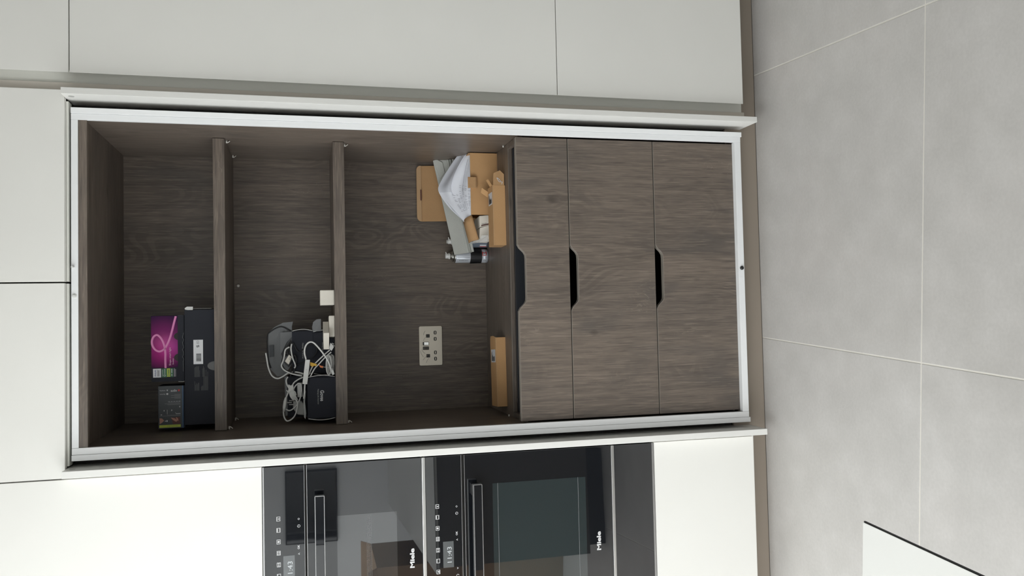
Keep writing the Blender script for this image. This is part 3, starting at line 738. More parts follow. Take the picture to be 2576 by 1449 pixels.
ribbon(rib, .0062, M['pink_line'], -.0013); ribbon([(a, b + .0008) for a, b in rib], .0016, M['pink_line2'], -.0017)
mb = MB(); put_text(mb, 'Shape smart light', .0775, .0415, -.0019, w=.056, h=.0072); put_text(mb, 'Gradient', .0615, .0335, -.0019, w=.019, h=.0042); obj('lettering', mb, M['pink_txt'], pk, local=True)
for cx in (.0735, .139):
    tb = [(cx - .0115 + .023 * k / 14, -.0008, .0195 + .011 * math.sin(math.pi * k / 14) ** .6) for k in range(15)]
    obj('thumb_cut', MB().prism(tb, (0, -.0003, 0)), M['void'], pk, local=True)
obj('lower_flap', MB().slab([(.001, -.0012, .019), (Wp + .0005, -.0012, .019), (Wp + .002, -.004, .001), (-.001, -.004, .001)], .0012), M['black_box'], pk, local=True)
mb = MB(); mb.tube([(.03 + k * .0075, -.0062 + .0006 * (k % 2), .0035 + .0022 * math.sin(k * 2.3) * (1 if k > 3 else .2)) for k in range(17)], .0006, 5); obj('torn_edge', mb, M['grey_txt'], pk, local=True)
mb = MB().tube([(Wp, .001, .0195), (Wp + .001, .0, .008), (Wp + .001, -.003, .001)], .0008, 5); mb.tube([(0, -.0035, .001), (-.002, -.004, .004), (-.001, -.002, .0185)], .0008, 5); obj('pale_fold', mb, M['grey_plastic'], pk, local=True)

# printed audio box on its side
au = thing('audio_box', 'small dark printed box with lime strip, left end of the top shelf', 'box', (-.4395, .268, 1.8775))
Wa, Ha = .1315, .0735
obj('body', MB().box((0, 0, .004), (Wa, .09, .004 + Ha)), M['black_box'], au, local=True, bevel=.0008)
obj('front_print', MB().box((.0015, -.0005, .006), (Wa - .001, .0002, .0025 + Ha)), M['slate'], au, local=True)
obj('blue_edge', MB().box((.0, -.0008, .004), (Wa - .001, .0002, .0075)), M['blue_edge'], au, local=True)
obj('base_flap', MB().box((.001, .002, 0), (Wa - .001, .088, .004)), M['black_box'], au, local=True)
def qd(name, m_, quads, y=-.0008):
    mb = MB(); [put_quad(mb, a, b, c, d, y) for a, b, c, d in quads]; return obj(name, mb, m_, au, local=True)
# image rows map to x (from the right), image columns to z (from the top)
qd('lime_strip', M['lime'], [(.0035, .0115, .0125, .074)])
mb = MB(); put_text(mb, 'audio/visual music', .0078, .036, -.0011, w=.03, h=.003, turn=-90); obj('lettering', mb, M['green'], au, local=True)
qd('photo_print', M['slate'], [(.013, .036, .012, .043)]); 
mb = MB(); [mb.add([V(x, -.0011, z) for x, z in q], [tuple(range(len(q)))]) for q in ([(.0335, .041), (.027, .036), (.021, .028), (.0205, .023), (.025, .0225), (.031, .030)], [(.034, .0245), (.030, .020), (.022, .0185), (.024, .023), (.0325, .0265)], [(.033, .073), (.032, .066), (.025, .06), (.019, .066), (.015, .073)])]; obj('photo_print', mb, M['skin'], au, local=True)
mb = MB(); mb.add([V(x, -.0009, z) for x, z in ((.033, .0395), (.013, .035), (.0135, .013), (.035, .0145))], [(0, 1, 2, 3)]); obj('photo_print', mb, M['maroon'], au, local=True)
qd('photo_print', M['lite_txt'], [(.021, .026, .050, .0535), (.022, .0245, .055, .0575)], -.0012)
qd('fine_print', M['grey_txt'], [(.0385, .0395, .013, .073), (.0405, .0415, .013, .052), (.0725, .074, .013, .05), (.0755, .077, .013, .058), (.079, .0805, .013, .048)] + [(.0915 + k * .003, .093 + k * .003, .012, .03 + (k % 2) * .01) for k in range(5)], -.0010)
qd('fine_print', M['lite_txt'], [(.0825, .0835, .013 + k * .0075, .018 + k * .0075) for k in range(5)] + [(.044, .0455, .013, .026), (.047, .048, .0255, .028), (.054, .058, .037, .039), (.0535, .0575, .059, .061), (.042, .044, .066, .070), (.044, .058, .0505, .0513), (.064, .068, .0135, .016)], -.0011)
mb = MB(); put_text(mb, 'audio', .1165, .0315, -.0011, w=.018, h=.0075, turn=-90, bold=.02); put_text(mb, 'Raydance', .117, .064, -.0011, w=.016, h=.0045, turn=-90); put_text(mb, 'security', .106, .064, -.0011, w=.016, h=.0045, turn=-90); ring(mb, .1065, .0505, .003, .0029, -.0011, 12); mb.add([V(.1145, -.0011, .0505), V(.1195, -.0011, .0482), V(.1195, -.0011, .0528)], [(0, 1, 2)]); obj('lettering', mb, M['lite_txt'], au, local=True)
qd('red_mark', M['red'], [(.1135, .1195, .0145, .0195)], -.0012)

# ================================================================== MIDDLE SHELF
SH2 = 1.4201
def plain_box(name, label, a, b, m_, group=None, cat='box', rz=0, lid=True):
    c = V((a[0] + b[0]) / 2, (a[1] + b[1]) / 2, a[2])
    t = thing(name, label, cat, c, rz, group)
    w, d, h = (b[0] - a[0]) / 2, (b[1] - a[1]) / 2, b[2] - a[2]
    obj('body', MB().box((-w, -d, 0), (w, d, h)), m_, t, local=True, bevel=.0012)
    if lid:
        obj('end_flap', MB().box((-w + .0015, -d - .0008, .001), (w - .0015, -d + .0002, h - .0015)), m_, t, local=True, bevel=.0004)
        obj('lid', MB().box((-w + .001, -d + .001, h), (w - .001, d - .001, h + .0007)), m_, t, local=True)
    return t
plain_box('white_carton', 'white cube box at the right end of the middle shelf clutter', (-.0668, .27, SH2), (-.0185, .362, 1.4638), M['white_box'])
plain_box('white_carton', 'flat white box lying on the shelf beside the white cube', (-.1725, .272, SH2), (-.104, .345, 1.4368), M['white_box'], rz=math.radians(4))
# long slim white box resting on the flat one
sb = thing('slim_white_carton', 'slim white box resting on top of the flat white box', 'box', (-.184, .252, 1.4385), math.radians(-28))
obj('body', MB().box((-.0305, 0, 0), (.0305, .078, .0178)), M['white_box'], sb, local=True, bevel=.001)
obj('end_flap', MB().box((-.029, -.0008, .001), (.029, .0002, .0165)), M['white_box'], sb, local=True)

def open_carton(name, label, x0, x1, y0, y1, z0, z1, mfront, arcs=True, top=False):
    t = thing(name, label, 'box', ((x0 + x1) / 2, (y0 + y1) / 2, z0))
    th = .0018
    mb = MB().box((x0 + .003, y0, z0), (x1 - .003, y0 + th, z1)).box((x0 + .003, y1 - th, z0), (x1 - .003, y1, z1)).box((x0, y0 + th, z0 + .001), (x0 + th, y1 - th, z1)).box((x1 - th, y0 + th, z0 + .001), (x1, y1 - th, z1)).box((x0 + th, y0 + th, z0), (x1 - th, y1 - th, z0 + th))
    if not top: mb.box((x0 + th, y0 + th, z1 - th), (x1 - th, y1 - th, z1))
    obj('body', mb, mfront, t)
    if arcs:
        for s, xe in ((-1, x0), (1, x1)):
            P = [(xe + s * .0055 * math.sin(math.pi * k / 10) - s * .001, y0 - .0006, z0 + (z1 - z0) * (.02 + .96 * k / 10)) for k in range(11)]
            obj('lid_rim', MB().tube(P, .0011, 6), M['box_edge'], t, smooth=True)
    return t
ga = open_carton('navy_carton', 'navy carton with upside-down white lettering, front left of the middle shelf', -.4315, -.2975, .262, .335, SH2, 1.508, M['navy_box'])
mb = MB(); put_text(mb, 'Govee', -.3585, 1.4625, .2613, w=.0345, h=.0125, turn=180, bold=.025); obj('lettering', mb, M['lite_txt'], ga)
mb = MB(); put_text(mb, 'Making Life Smarter', -.3615, 1.4755, .2613, w=.049, h=.0052, turn=180); obj('lettering', mb, M['grey_plastic'], ga)
g2 = open_carton('navy_carton', 'navy carton on the middle shelf behind the white boxes, lower of two', -.292, -.1525, .335, .43, SH2, 1.4885, M['navy_box'])
mb = MB(); put_text(mb, 'Making Life Smarter', -.214, 1.458, .3343, w=.05, h=.005, turn=180); obj('lettering', mb, M['grey_plastic'], g2)
obj('round_tab', MB().slab([(-.1525, .334, 1.4885), (-.137, .330, 1.491), (-.121, .328, 1.487), (-.1125, .328, 1.476), (-.1115, .328, 1.462), (-.1515, .333, 1.462)], .0015), M['box_in'], g2)
g1 = open_carton('navy_carton', 'navy carton with raised grey inner lid, stacked on the lower one', -.289, -.1485, .335, .43, 1.4888, 1.5555, M['navy_box'], top=True)
mb = MB(); put_text(mb, 'Making Life Smarter', -.2155, 1.5215, .3343, w=.052, h=.0055, turn=180); obj('lettering', mb, M['grey_plastic'], g1)
# its raised inner lid: a curved grey board with black border
lid = [(-0.1353, 0.3700, 1.5559), (-0.1182, 0.3700, 1.5518), (-0.1214, 0.3750, 1.5839), (-0.1353, 0.3800, 1.6121), (-0.1546, 0.3850, 1.6328), (-0.1968, 0.3900, 1.6360), (-0.2431, 0.3900, 1.6340), (-0.2734, 0.3850, 1.6266), (-0.2989, 0.3800, 1.6051), (-0.2954, 0.3720, 1.5807), (-0.2578, 0.3650, 1.5560), (-0.1986, 0.3650, 1.5527)]
obj('inner_lid', MB().slab(lid, .0016), M['box_in'], g1)
mb = MB().tube(smooth_path([(-0.1497, 0.3660, 1.5598), (-0.1344, 0.3740, 1.5916), (-0.1521, 0.3830, 1.6277), (-0.1704, 0.3860, 1.6343), (-0.2364, 0.3870, 1.6338), (-0.2707, 0.3840, 1.6252)], 6), .0022, 6)
obj('lid_border', mb, M['black'], g1, smooth=True)
obj('thumb_cut', MB().slab([(-0.1955, 0.3825, 1.6294), (-0.1945, 0.3795, 1.6153), (-0.2327, 0.3795, 1.6145), (-0.2350, 0.3825, 1.6286)], .0012), M['slate'], g1)
obj('lid_flap', MB().slab([(-0.1541, 0.3620, 1.5928), (-0.1511, 0.3600, 1.5546), (-0.1695, 0.3600, 1.5561), (-0.1848, 0.3610, 1.5716), (-0.2301, 0.3620, 1.5937)], .0014), M['box_in'], g1)
# dark open carton at the back, holding the plug and leads
dk = open_carton('open_black_carton', 'open dark carton behind the lettered navy one, full of leads', -.4325, -.298, .345, .44, SH2, 1.572, M['black_box'], arcs=False, top=True)
obj('side_flap', MB().slab([(-0.2989, 0.3450, 1.5802), (-0.2966, 0.3450, 1.5726), (-0.4228, 0.3450, 1.5716), (-0.4263, 0.3450, 1.5792)], .0015), M['box_in'], dk)

def lead(name, label, pts, r, m_, cat='cable', group=None, n=8, ends=()):
    P = smooth_path(pts, n)
    c = P[0]
    t = thing(name, label, cat, tuple(min(P, key=lambda p: p.z)), 0, group)
    obj('lead', MB().tube(P, r, 8), m_, t, smooth=True)
    return t
wp = M['white_plastic']
GR = 'white leads on the middle shelf'
# white sensor stick with its looping lead
st = thing('white_sensor_bar', 'white bar-shaped sensor leaning across the cartons with a looped lead', 'sensor', (-.28, .255, 1.5))
bar = [(-0.2410, 0.2520, 1.5137), (-0.2416, 0.2520, 1.4989), (-0.3198, 0.2520, 1.5085), (-0.3179, 0.2520, 1.5239)]
obj('body', MB().slab(bar, -.012), wp, st, bevel=.0012)
obj('hole', MB().lathe([(.0008, 0), (.0008, -.0004)], 10, c=(-0.2728, 0.2515, 1.5104), axis='y'), M['black'], st)
obj('lead', MB().tube(smooth_path([(-0.2414, 0.2580, 1.5112), (-0.2196, 0.2580, 1.5159), (-0.1994, 0.2580, 1.5132), (-0.1869, 0.2580, 1.5031), (-0.1860, 0.2560, 1.4907), (-0.1978, 0.2540, 1.4772), (-0.2265, 0.2520, 1.4553), (-0.2498, 0.2500, 1.4419), (-0.2782, 0.2500, 1.4323)], 8), .0026, 8), wp, st, smooth=True)
obj('usb_plug', MB().slab([(-0.2757, 0.2520, 1.4347), (-0.2721, 0.2520, 1.4284), (-0.2902, 0.2520, 1.4224), (-0.2937, 0.2520, 1.4300)], -.007), wp, st, bevel=.0006)
obj('lead', MB().tube(smooth_path([(-0.3185, 0.2560, 1.5159), (-0.3425, 0.2560, 1.5174), (-0.3651, 0.2560, 1.5202)], 5), .0022, 8), wp, st, smooth=True)
# twin lead with a plug, yellow tag on it
tl = thing('twin_lead', 'pale twin lead with a plug at the top and a yellow tag', 'cable', (-.24, .28, SH2 + .004))
for P_ in [[(-0.2123, 0.268, 1.4359), (-0.2284, 0.268, 1.4549), (-0.2481, 0.268, 1.4764), (-0.2642, 0.268, 1.4916), (-0.2918, 0.268, 1.5044)], [(-0.2195, 0.268, 1.4318), (-0.2356, 0.268, 1.4509), (-0.2554, 0.268, 1.4697), (-0.2715, 0.268, 1.4849), (-0.299, 0.268, 1.5004)]]: obj('lead', MB().tube(smooth_path(P_, 6), .0021, 8), wp, tl, smooth=True)
obj('plug', MB().slab([(-0.2070, 0.2660, 1.4396), (-0.1891, 0.2660, 1.4343), (-0.1945, 0.2660, 1.4281), (-0.2036, 0.2660, 1.4232), (-0.2162, 0.2660, 1.4309)], -.018), wp, tl, bevel=.001)
obj('pin', MB().tube([(-0.1906, 0.2680, 1.4293), (-0.1947, 0.2680, 1.4230)], .0012, 6), M['chrome'], tl); obj('pin', MB().tube([(-0.1972, 0.2680, 1.4256), (-0.2012, 0.2680, 1.4206)], .0012, 6), M['chrome'], tl)
obj('yellow_tag', MB().slab([(-0.2496, 0.2620, 1.4989), (-0.2568, 0.2620, 1.4779), (-0.2630, 0.2620, 1.4805), (-0.2615, 0.2620, 1.4867), (-0.2652, 0.2620, 1.4917), (-0.2598, 0.2620, 1.4991)], -.006), M['yellow'], tl)
ot = tag(obj('orange_clip', MB().slab([(-0.2586, 0.2680, 1.4716), (-0.2626, 0.2680, 1.4654), (-0.2642, 0.2680, 1.4579), (-0.2705, 0.2680, 1.4592), (-0.2676, 0.2680, 1.4680)], -.004), M['orange']), 'small orange clip among the leads on the middle shelf', 'clip')
lead('white_lead', 'pale lead running from the orange clip into the coil', [(-0.2668, 0.2700, 1.4592), (-0.2687, 0.2720, 1.4441), (-0.2719, 0.2720, 1.4265)], .0008, wp, group=None)
# coil on the shelf
ck = thing('coiled_lead', 'small coil of white lead standing at the shelf edge', 'cable', (-.27, .275, SH2))
for P in [[(-0.2678, 0.272, 1.4323), (-0.2772, 0.272, 1.4333), (-0.285, 0.272, 1.435), (-0.2905, 0.272, 1.4372), (-0.2931, 0.272, 1.4397), (-0.2925, 0.272, 1.4423), (-0.2889, 0.272, 1.4446), (-0.2826, 0.272, 1.4465), (-0.2742, 0.272, 1.4478), (-0.2645, 0.272, 1.4484), (-0.2545, 0.272, 1.4481), (-0.2451, 0.272, 1.4471), (-0.2373, 0.272, 1.4454), (-0.2318, 0.272, 1.4432), (-0.2292, 0.272, 1.4407), (-0.2297, 0.272, 1.4381), (-0.2333, 0.272, 1.4358), (-0.2396, 0.272, 1.4339), (-0.2481, 0.272, 1.4326), (-0.2578, 0.272, 1.432), (-0.2678, 0.272, 1.4323)], [(-0.2679, 0.276, 1.4292), (-0.2769, 0.276, 1.4303), (-0.2844, 0.276, 1.432), (-0.2897, 0.276, 1.4342), (-0.2922, 0.276, 1.4367), (-0.2917, 0.276, 1.4392), (-0.2882, 0.276, 1.4416), (-0.2821, 0.276, 1.4435), (-0.274, 0.276, 1.4448), (-0.2647, 0.276, 1.4454), (-0.255, 0.276, 1.4451), (-0.246, 0.276, 1.4441), (-0.2385, 0.276, 1.4424), (-0.2332, 0.276, 1.4402), (-0.2307, 0.276, 1.4377), (-0.2312, 0.276, 1.4351), (-0.2347, 0.276, 1.4328), (-0.2408, 0.276, 1.4309), (-0.2489, 0.276, 1.4296), (-0.2582, 0.276, 1.429), (-0.2679, 0.276, 1.4292)], [(-0.2679, 0.28, 1.4262), (-0.2766, 0.28, 1.4272), (-0.2838, 0.28, 1.4289), (-0.2889, 0.28, 1.4311), (-0.2912, 0.28, 1.4337), (-0.2908, 0.28, 1.4362), (-0.2874, 0.28, 1.4386), (-0.2816, 0.28, 1.4405), (-0.2738, 0.28, 1.4418), (-0.2649, 0.28, 1.4424), (-0.2556, 0.28, 1.4421), (-0.2469, 0.28, 1.4411), (-0.2397, 0.28, 1.4394), (-0.2347, 0.28, 1.4372), (-0.2323, 0.28, 1.4347), (-0.2327, 0.28, 1.4321), (-0.2361, 0.28, 1.4298), (-0.2419, 0.28, 1.4278), (-0.2497, 0.28, 1.4265), (-0.2587, 0.28, 1.426), (-0.2679, 0.28, 1.4262)], [(-0.2628, 0.284, 1.4231), (-0.2711, 0.284, 1.4241), (-0.278, 0.284, 1.4258), (-0.2829, 0.284, 1.428), (-0.2852, 0.284, 1.4305), (-0.2847, 0.284, 1.4331), (-0.2815, 0.284, 1.4355), (-0.2759, 0.284, 1.4374), (-0.2684, 0.284, 1.4387), (-0.2599, 0.284, 1.4393), (-0.251, 0.284, 1.4391), (-0.2427, 0.284, 1.438), (-0.2358, 0.284, 1.4363), (-0.2309, 0.284, 1.4341), (-0.2286, 0.284, 1.4316), (-0.2291, 0.284, 1.4291), (-0.2323, 0.284, 1.4267), (-0.2379, 0.284, 1.4247), (-0.2454, 0.284, 1.4234), (-0.254, 0.284, 1.4229), (-0.2628, 0.284, 1.4231)], [(-0.2629, 0.288, 1.42), (-0.2708, 0.288, 1.4211), (-0.2774, 0.288, 1.4228), (-0.282, 0.288, 1.425), (-0.2842, 0.288, 1.4275), (-0.2838, 0.288, 1.4301), (-0.2807, 0.288, 1.4324), (-0.2754, 0.288, 1.4344), (-0.2682, 0.288, 1.4357), (-0.26, 0.288, 1.4363), (-0.2515, 0.288, 1.436), (-0.2436, 0.288, 1.435), (-0.237, 0.288, 1.4333), (-0.2324, 0.288, 1.4311), (-0.2302, 0.288, 1.4286), (-0.2306, 0.288, 1.426), (-0.2337, 0.288, 1.4237), (-0.239, 0.288, 1.4217), (-0.2462, 0.288, 1.4204), (-0.2544, 0.288, 1.4198), (-0.2629, 0.288, 1.42)]]:
    P = [(p[0], p[1], max(p[2], SH2 + .003)) for p in P]
    obj('lead', MB().tube(P, .0020, 7), wp, ck, smooth=True)
# mains adaptor with label, black leads
ad = thing('power_adaptor', 'black power adaptor with a shiny white rating label', 'adaptor', (-0.2425, 0.3250, 1.5665))
obj('body', MB().slab([(-0.2511, 0.3260, 1.5817), (-0.2245, 0.3260, 1.5638), (-0.2391, 0.3260, 1.5514), (-0.2671, 0.3260, 1.5668)], -.03), M['black'], ad, bevel=.002)
obj('rating_label', MB().slab([(-0.2473, 0.3252, 1.5785), (-0.2257, 0.3252, 1.5651), (-0.2351, 0.3252, 1.5564), (-0.2580, 0.3252, 1.5667)], .0006), M['white_box'], ad)
mb = MB()
cxx = (-0.2387, 0.3238, 1.5615); put_text(mb, 'CE', cxx[0], cxx[2], cxx[1], h=.006, turn=-30); obj('lettering', mb, M['black_txt'], ad)
for pts in [[(-0.2428, 0.325, 1.5565), (-0.2276, 0.325, 1.5475), (-0.2433, 0.325, 1.5427), (-0.2691, 0.325, 1.5468), (-0.2883, 0.325, 1.5533)], [(-0.2203, 0.325, 1.5713), (-0.229, 0.325, 1.5814), (-0.2547, 0.325, 1.5879), (-0.2744, 0.325, 1.5794), (-0.2814, 0.325, 1.5645)], [(-0.1868, 0.325, 1.5634), (-0.2099, 0.325, 1.5712), (-0.2269, 0.325, 1.5689)], [(-0.2686, 0.325, 1.5606), (-0.288, 0.325, 1.5608), (-0.2958, 0.325, 1.5609)]]:
    obj('lead', MB().tube(smooth_path(pts, 6), .0028, 8), M['black'], ad, smooth=True)
lead('black_lead', 'thin black lead looping over the two navy cartons', [(-0.1873, 0.3300, 1.5521), (-0.2164, 0.3300, 1.5361), (-0.2092, 0.3300, 1.5170), (-0.1943, 0.3300, 1.4901), (-0.2117, 0.3300, 1.4763), (-0.2324, 0.3300, 1.4855), (-0.2535, 0.3300, 1.5176), (-0.2591, 0.3300, 1.5429)], .0016, M['black'])
tag(obj('black_strap', MB().slab([(-0.2226, 0.3350, 1.5903), (-0.1780, 0.3350, 1.5596), (-0.1873, 0.3350, 1.5547), (-0.2272, 0.3350, 1.5690), (-0.2397, 0.3350, 1.5843)], -.01), M['black'], bevel=.001), 'folded black strap below the raised grey lid', 'strap')
# white leads around the raised lid and over the cartons
lead('white_lead', 'thick white lead curling down outside the raised grey lid', [(-0.2183, 0.3300, 1.6381), (-0.2365, 0.3300, 1.6352), (-0.2663, 0.3300, 1.6305), (-0.2925, 0.3300, 1.6197), (-0.3022, 0.3300, 1.6036), (-0.2977, 0.3300, 1.5873), (-0.2855, 0.3300, 1.5671), (-0.2838, 0.3300, 1.5432), (-0.2899, 0.3300, 1.5206)], .0026, wp)
lead('white_lead', 'white lead looped behind the rating label of the adaptor', [(-0.2009, 0.3200, 1.5634), (-0.2096, 0.3200, 1.5761), (-0.2315, 0.3200, 1.5801), (-0.2455, 0.3200, 1.5840), (-0.2609, 0.3200, 1.5891), (-0.2740, 0.3200, 1.5818), (-0.2850, 0.3200, 1.5644), (-0.2923, 0.3200, 1.5432), (-0.2969, 0.3200, 1.5244)], .0024, wp)
lead('white_lead', 'short white lead with a bulge, right of the adaptor label', [(-0.1908, 0.3180, 1.5558), (-0.2075, 0.3180, 1.5585), (-0.2361, 0.3180, 1.5538), (-0.2558, 0.3180, 1.5465), (-0.2649, 0.3180, 1.5454), (-0.2699, 0.3180, 1.5492)], .0024, wp)
lead('white_lead', 'white lead entering the open dark carton from the adaptor', [(-0.2996, 0.3000, 1.5219), (-0.3086, 0.3100, 1.5396), (-0.3197, 0.3100, 1.5522), (-0.3387, 0.3100, 1.5587)], .0024, wp)
# tied bundle and big loop
bn = thing('tied_white_lead', 'tied bundle of white lead with a large loop hanging at the left', 'cable', (-.37, .31, 1.51))
for P in [[(-0.322, 0.305, 1.5671), (-0.3427, 0.3, 1.566), (-0.361, 0.302, 1.5613), (-0.372, 0.306, 1.554)], [(-0.3231, 0.305, 1.5649), (-0.3428, 0.3, 1.5637), (-0.3611, 0.302, 1.5585), (-0.3721, 0.306, 1.5516)], [(-0.3243, 0.305, 1.5627), (-0.3429, 0.3, 1.5613), (-0.3613, 0.302, 1.5556), (-0.3722, 0.306, 1.5491)], [(-0.3254, 0.305, 1.5604), (-0.343, 0.3, 1.559), (-0.3614, 0.302, 1.5527), (-0.3723, 0.306, 1.5466)], [(-0.3244, 0.305, 1.5582), (-0.3431, 0.3, 1.5566), (-0.3615, 0.302, 1.5499), (-0.3724, 0.306, 1.5441)], [(-0.3235, 0.305, 1.5559), (-0.3432, 0.3, 1.5542), (-0.3617, 0.302, 1.547), (-0.3725, 0.306, 1.5416)], [(-0.3226, 0.305, 1.5537), (-0.3433, 0.3, 1.5519), (-0.3618, 0.302, 1.5442), (-0.3726, 0.306, 1.5391)]]:
    obj('lead', MB().tube(smooth_path(P, 5), .0017, 7), wp, bn, smooth=True)
obj('tie', MB().tube(smooth_path([(-0.3401, 0.3030, 1.5735), (-0.3450, 0.2980, 1.5673), (-0.3402, 0.2960, 1.5573), (-0.3459, 0.2980, 1.5474), (-0.3567, 0.3030, 1.5439)], 6), .0019, 8), wp, bn, smooth=True)
obj('lead', MB().tube(smooth_path([(-0.2971, 0.3100, 1.5694), (-0.3083, 0.3080, 1.5745), (-0.3223, 0.3050, 1.5721), (-0.3352, 0.3020, 1.5660), (-0.3529, 0.3020, 1.5712), (-0.3667, 0.3020, 1.5763), (-0.3857, 0.3020, 1.5815), (-0.4073, 0.3020, 1.5842), (-0.4265, 0.3020, 1.5819), (-0.4385, 0.3020, 1.5734), (-0.4341, 0.3020, 1.5597), (-0.4193, 0.3020, 1.5471), (-0.3966, 0.3020, 1.5406), (-0.3799, 0.3020, 1.5404), (-0.3680, 0.3020, 1.5477)], 6), .0023, 8), wp, bn, smooth=True)
obj('strain_relief', MB().tube([(-0.3628, 0.3010, 1.5762), (-0.3755, 0.3010, 1.5788), (-0.3932, 0.3010, 1.5815), (-0.4085, 0.3010, 1.5829)], [.0030, .0052, .0052, .0030], 10), wp, bn, smooth=True)
obj('lead', MB().tube(smooth_path([(-0.4004, 0.3060, 1.5768), (-0.4060, 0.3060, 1.5657), (-0.3978, 0.3060, 1.5506), (-0.3780, 0.3060, 1.5354), (-0.3461, 0.3060, 1.5275), (-0.3229, 0.3060, 1.5285), (-0.3200, 0.3060, 1.5372), (-0.3311, 0.3060, 1.5486), (-0.3451, 0.3060, 1.5525)], 6), .0021, 8), wp, bn, smooth=True)
# white mains plug
pg = thing('white_mains_plug', 'white mains plug with metal pins lying in the dark carton', 'plug', (-.38, .33, 1.52))
obj('body', MB().slab([(-0.3756, 0.3180, 1.5543), (-0.3768, 0.3180, 1.5279), (-0.3928, 0.3180, 1.5181), (-0.4250, 0.3180, 1.5197), (-0.4214, 0.3180, 1.5410), (-0.4014, 0.3180, 1.5546)], -.03), M['grey_plastic'], pg, bevel=.003)
obj('body_face', MB().slab([(-0.3193, 0.3160, 1.5410), (-0.3186, 0.3160, 1.5247), (-0.3640, 0.3160, 1.5227), (-0.3658, 0.3160, 1.5403)], -.02), M['white_plastic'], pg, bevel=.002)
for P in [[(-0.3745, 0.312, 1.5666), (-0.3752, 0.312, 1.5517)], [(-0.3873, 0.312, 1.5668), (-0.3881, 0.312, 1.5518)], [(-0.3806, 0.312, 1.5729), (-0.3813, 0.312, 1.558)]]: obj('pin', MB().tube(P, .0022, 8), M['chrome'], pg)
# clear bag edge between plug and lettered carton
mb = MB().slab([(-0.3221, 0.2720, 1.5197), (-0.3438, 0.2700, 1.5137), (-0.3756, 0.2710, 1.5166), (-0.4139, 0.2710, 1.5134), (-0.4316, 0.2720, 1.5161), (-0.4266, 0.2740, 1.5197), (-0.3756, 0.2740, 1.5216)], .0008)
tag(obj('clear_bag', mb, M['clear']), 'crumpled clear plastic bag between plug and lettered carton', 'bag')

# ================================================================== ON THE LARDER WORKTOP
# kraft mailer box with open lid
mx0, mx1, my0, my1 = .2405, .4575, .332, .545
ml = thing('kraft_mailer_box', 'open kraft mailer box with raised lid in the right back corner', 'box', ((mx0 + mx1) / 2, (my0 + my1) / 2, WT))
t_ = .003; zt = .9475
obj('base', MB().box((mx0, my0, WT), (mx1, my1, WT + t_)), M['card_in'], ml)
obj('front_panel', MB().box((mx0, my0, WT + t_), (mx1, my0 + .005, zt)), M['card'], ml, bevel=.001)
obj('side_panel', MB().box((mx1 - t_, my0 + .005, WT + t_), (mx1, my1, zt + .005)), M['card_in'], ml)
obj('side_panel', MB().box((mx0, .44, WT + t_), (mx0 + t_, my1, zt)), M['card_in'], ml)
obj('back_panel', MB().box((mx0, my1 - t_, WT + t_), (mx1, my1, zt)), M['card_in'], ml)
ldt = [(.2425, .541, .9475), (.452, .541, .9475), (.4475, .549, 1.090), (.2412, .549, 1.0905)]
lp_ = obj('lid', MB().slab(ldt, .0035), M['card_in'], ml, bevel=.0006)
tk = [(.2412, .5455, 1.0905), (.4475, .5455, 1.090), (.4470, .5435, 1.0960), (.4440, .542, 1.1015), (.4390, .541, 1.1055), (.4320, .540, 1.1075), (.2570, .540, 1.1075), (.2500, .541, 1.1055), (.2445, .542, 1.1012), (.2418, .5435, 1.0960)]
obj('tuck_flap', MB().slab(tk, .003), M['card_edge'], ml)
obj('lock_slot', MB().box((.318, .5402, 1.0905), (.3575, .5412, 1.0945)), M['maroon'], ml)
obj('lid_side_flap', MB().slab([(0.4696, 0.5200, 1.0250), (0.4862, 0.4700, 1.0196), (0.4804, 0.4400, 0.9578), (0.4609, 0.4500, 0.9490), (0.4550, 0.5000, 0.9842), (0.4594, 0.5200, 1.0178)], .003), M['card_in'], ml)
# locking tab folded over the front edge
obj('lock_tab', MB().box((.332, my0 - .010, .9275), (.3705, my0 - .0015, .9305)).box((.332, my0 - .0125, .9305), (.3705, my0 - .010, .9595)), M['card_in'], ml, bevel=.001)
obj('tab_return', MB().box((.3335, my0 - .0098, .9308), (.369, my0 - .0002, .9465)), M['card'], ml)
# side dust flap folded outwards at the left, curved
A, B, C_, D_ = V(*(0.2203, 0.4000, 0.9620)), V(*(0.2405, 0.3450, 0.9424)), V(*(0.1526, 0.3450, 0.9187)), V(*(0.1466, 0.4000, 0.9434))
def flap(u, v):
    p = (A * (1 - v) + D_ * v) * (1 - u) + (B * (1 - v) + C_ * v) * u
    return p + V(0, -.012 * math.sin(math.pi * u), .010 * math.sin(math.pi * u))
obj('dust_flap', MB().grid(flap, 8, 4), M['card_in'], ml, thick=.0025, smooth=True)

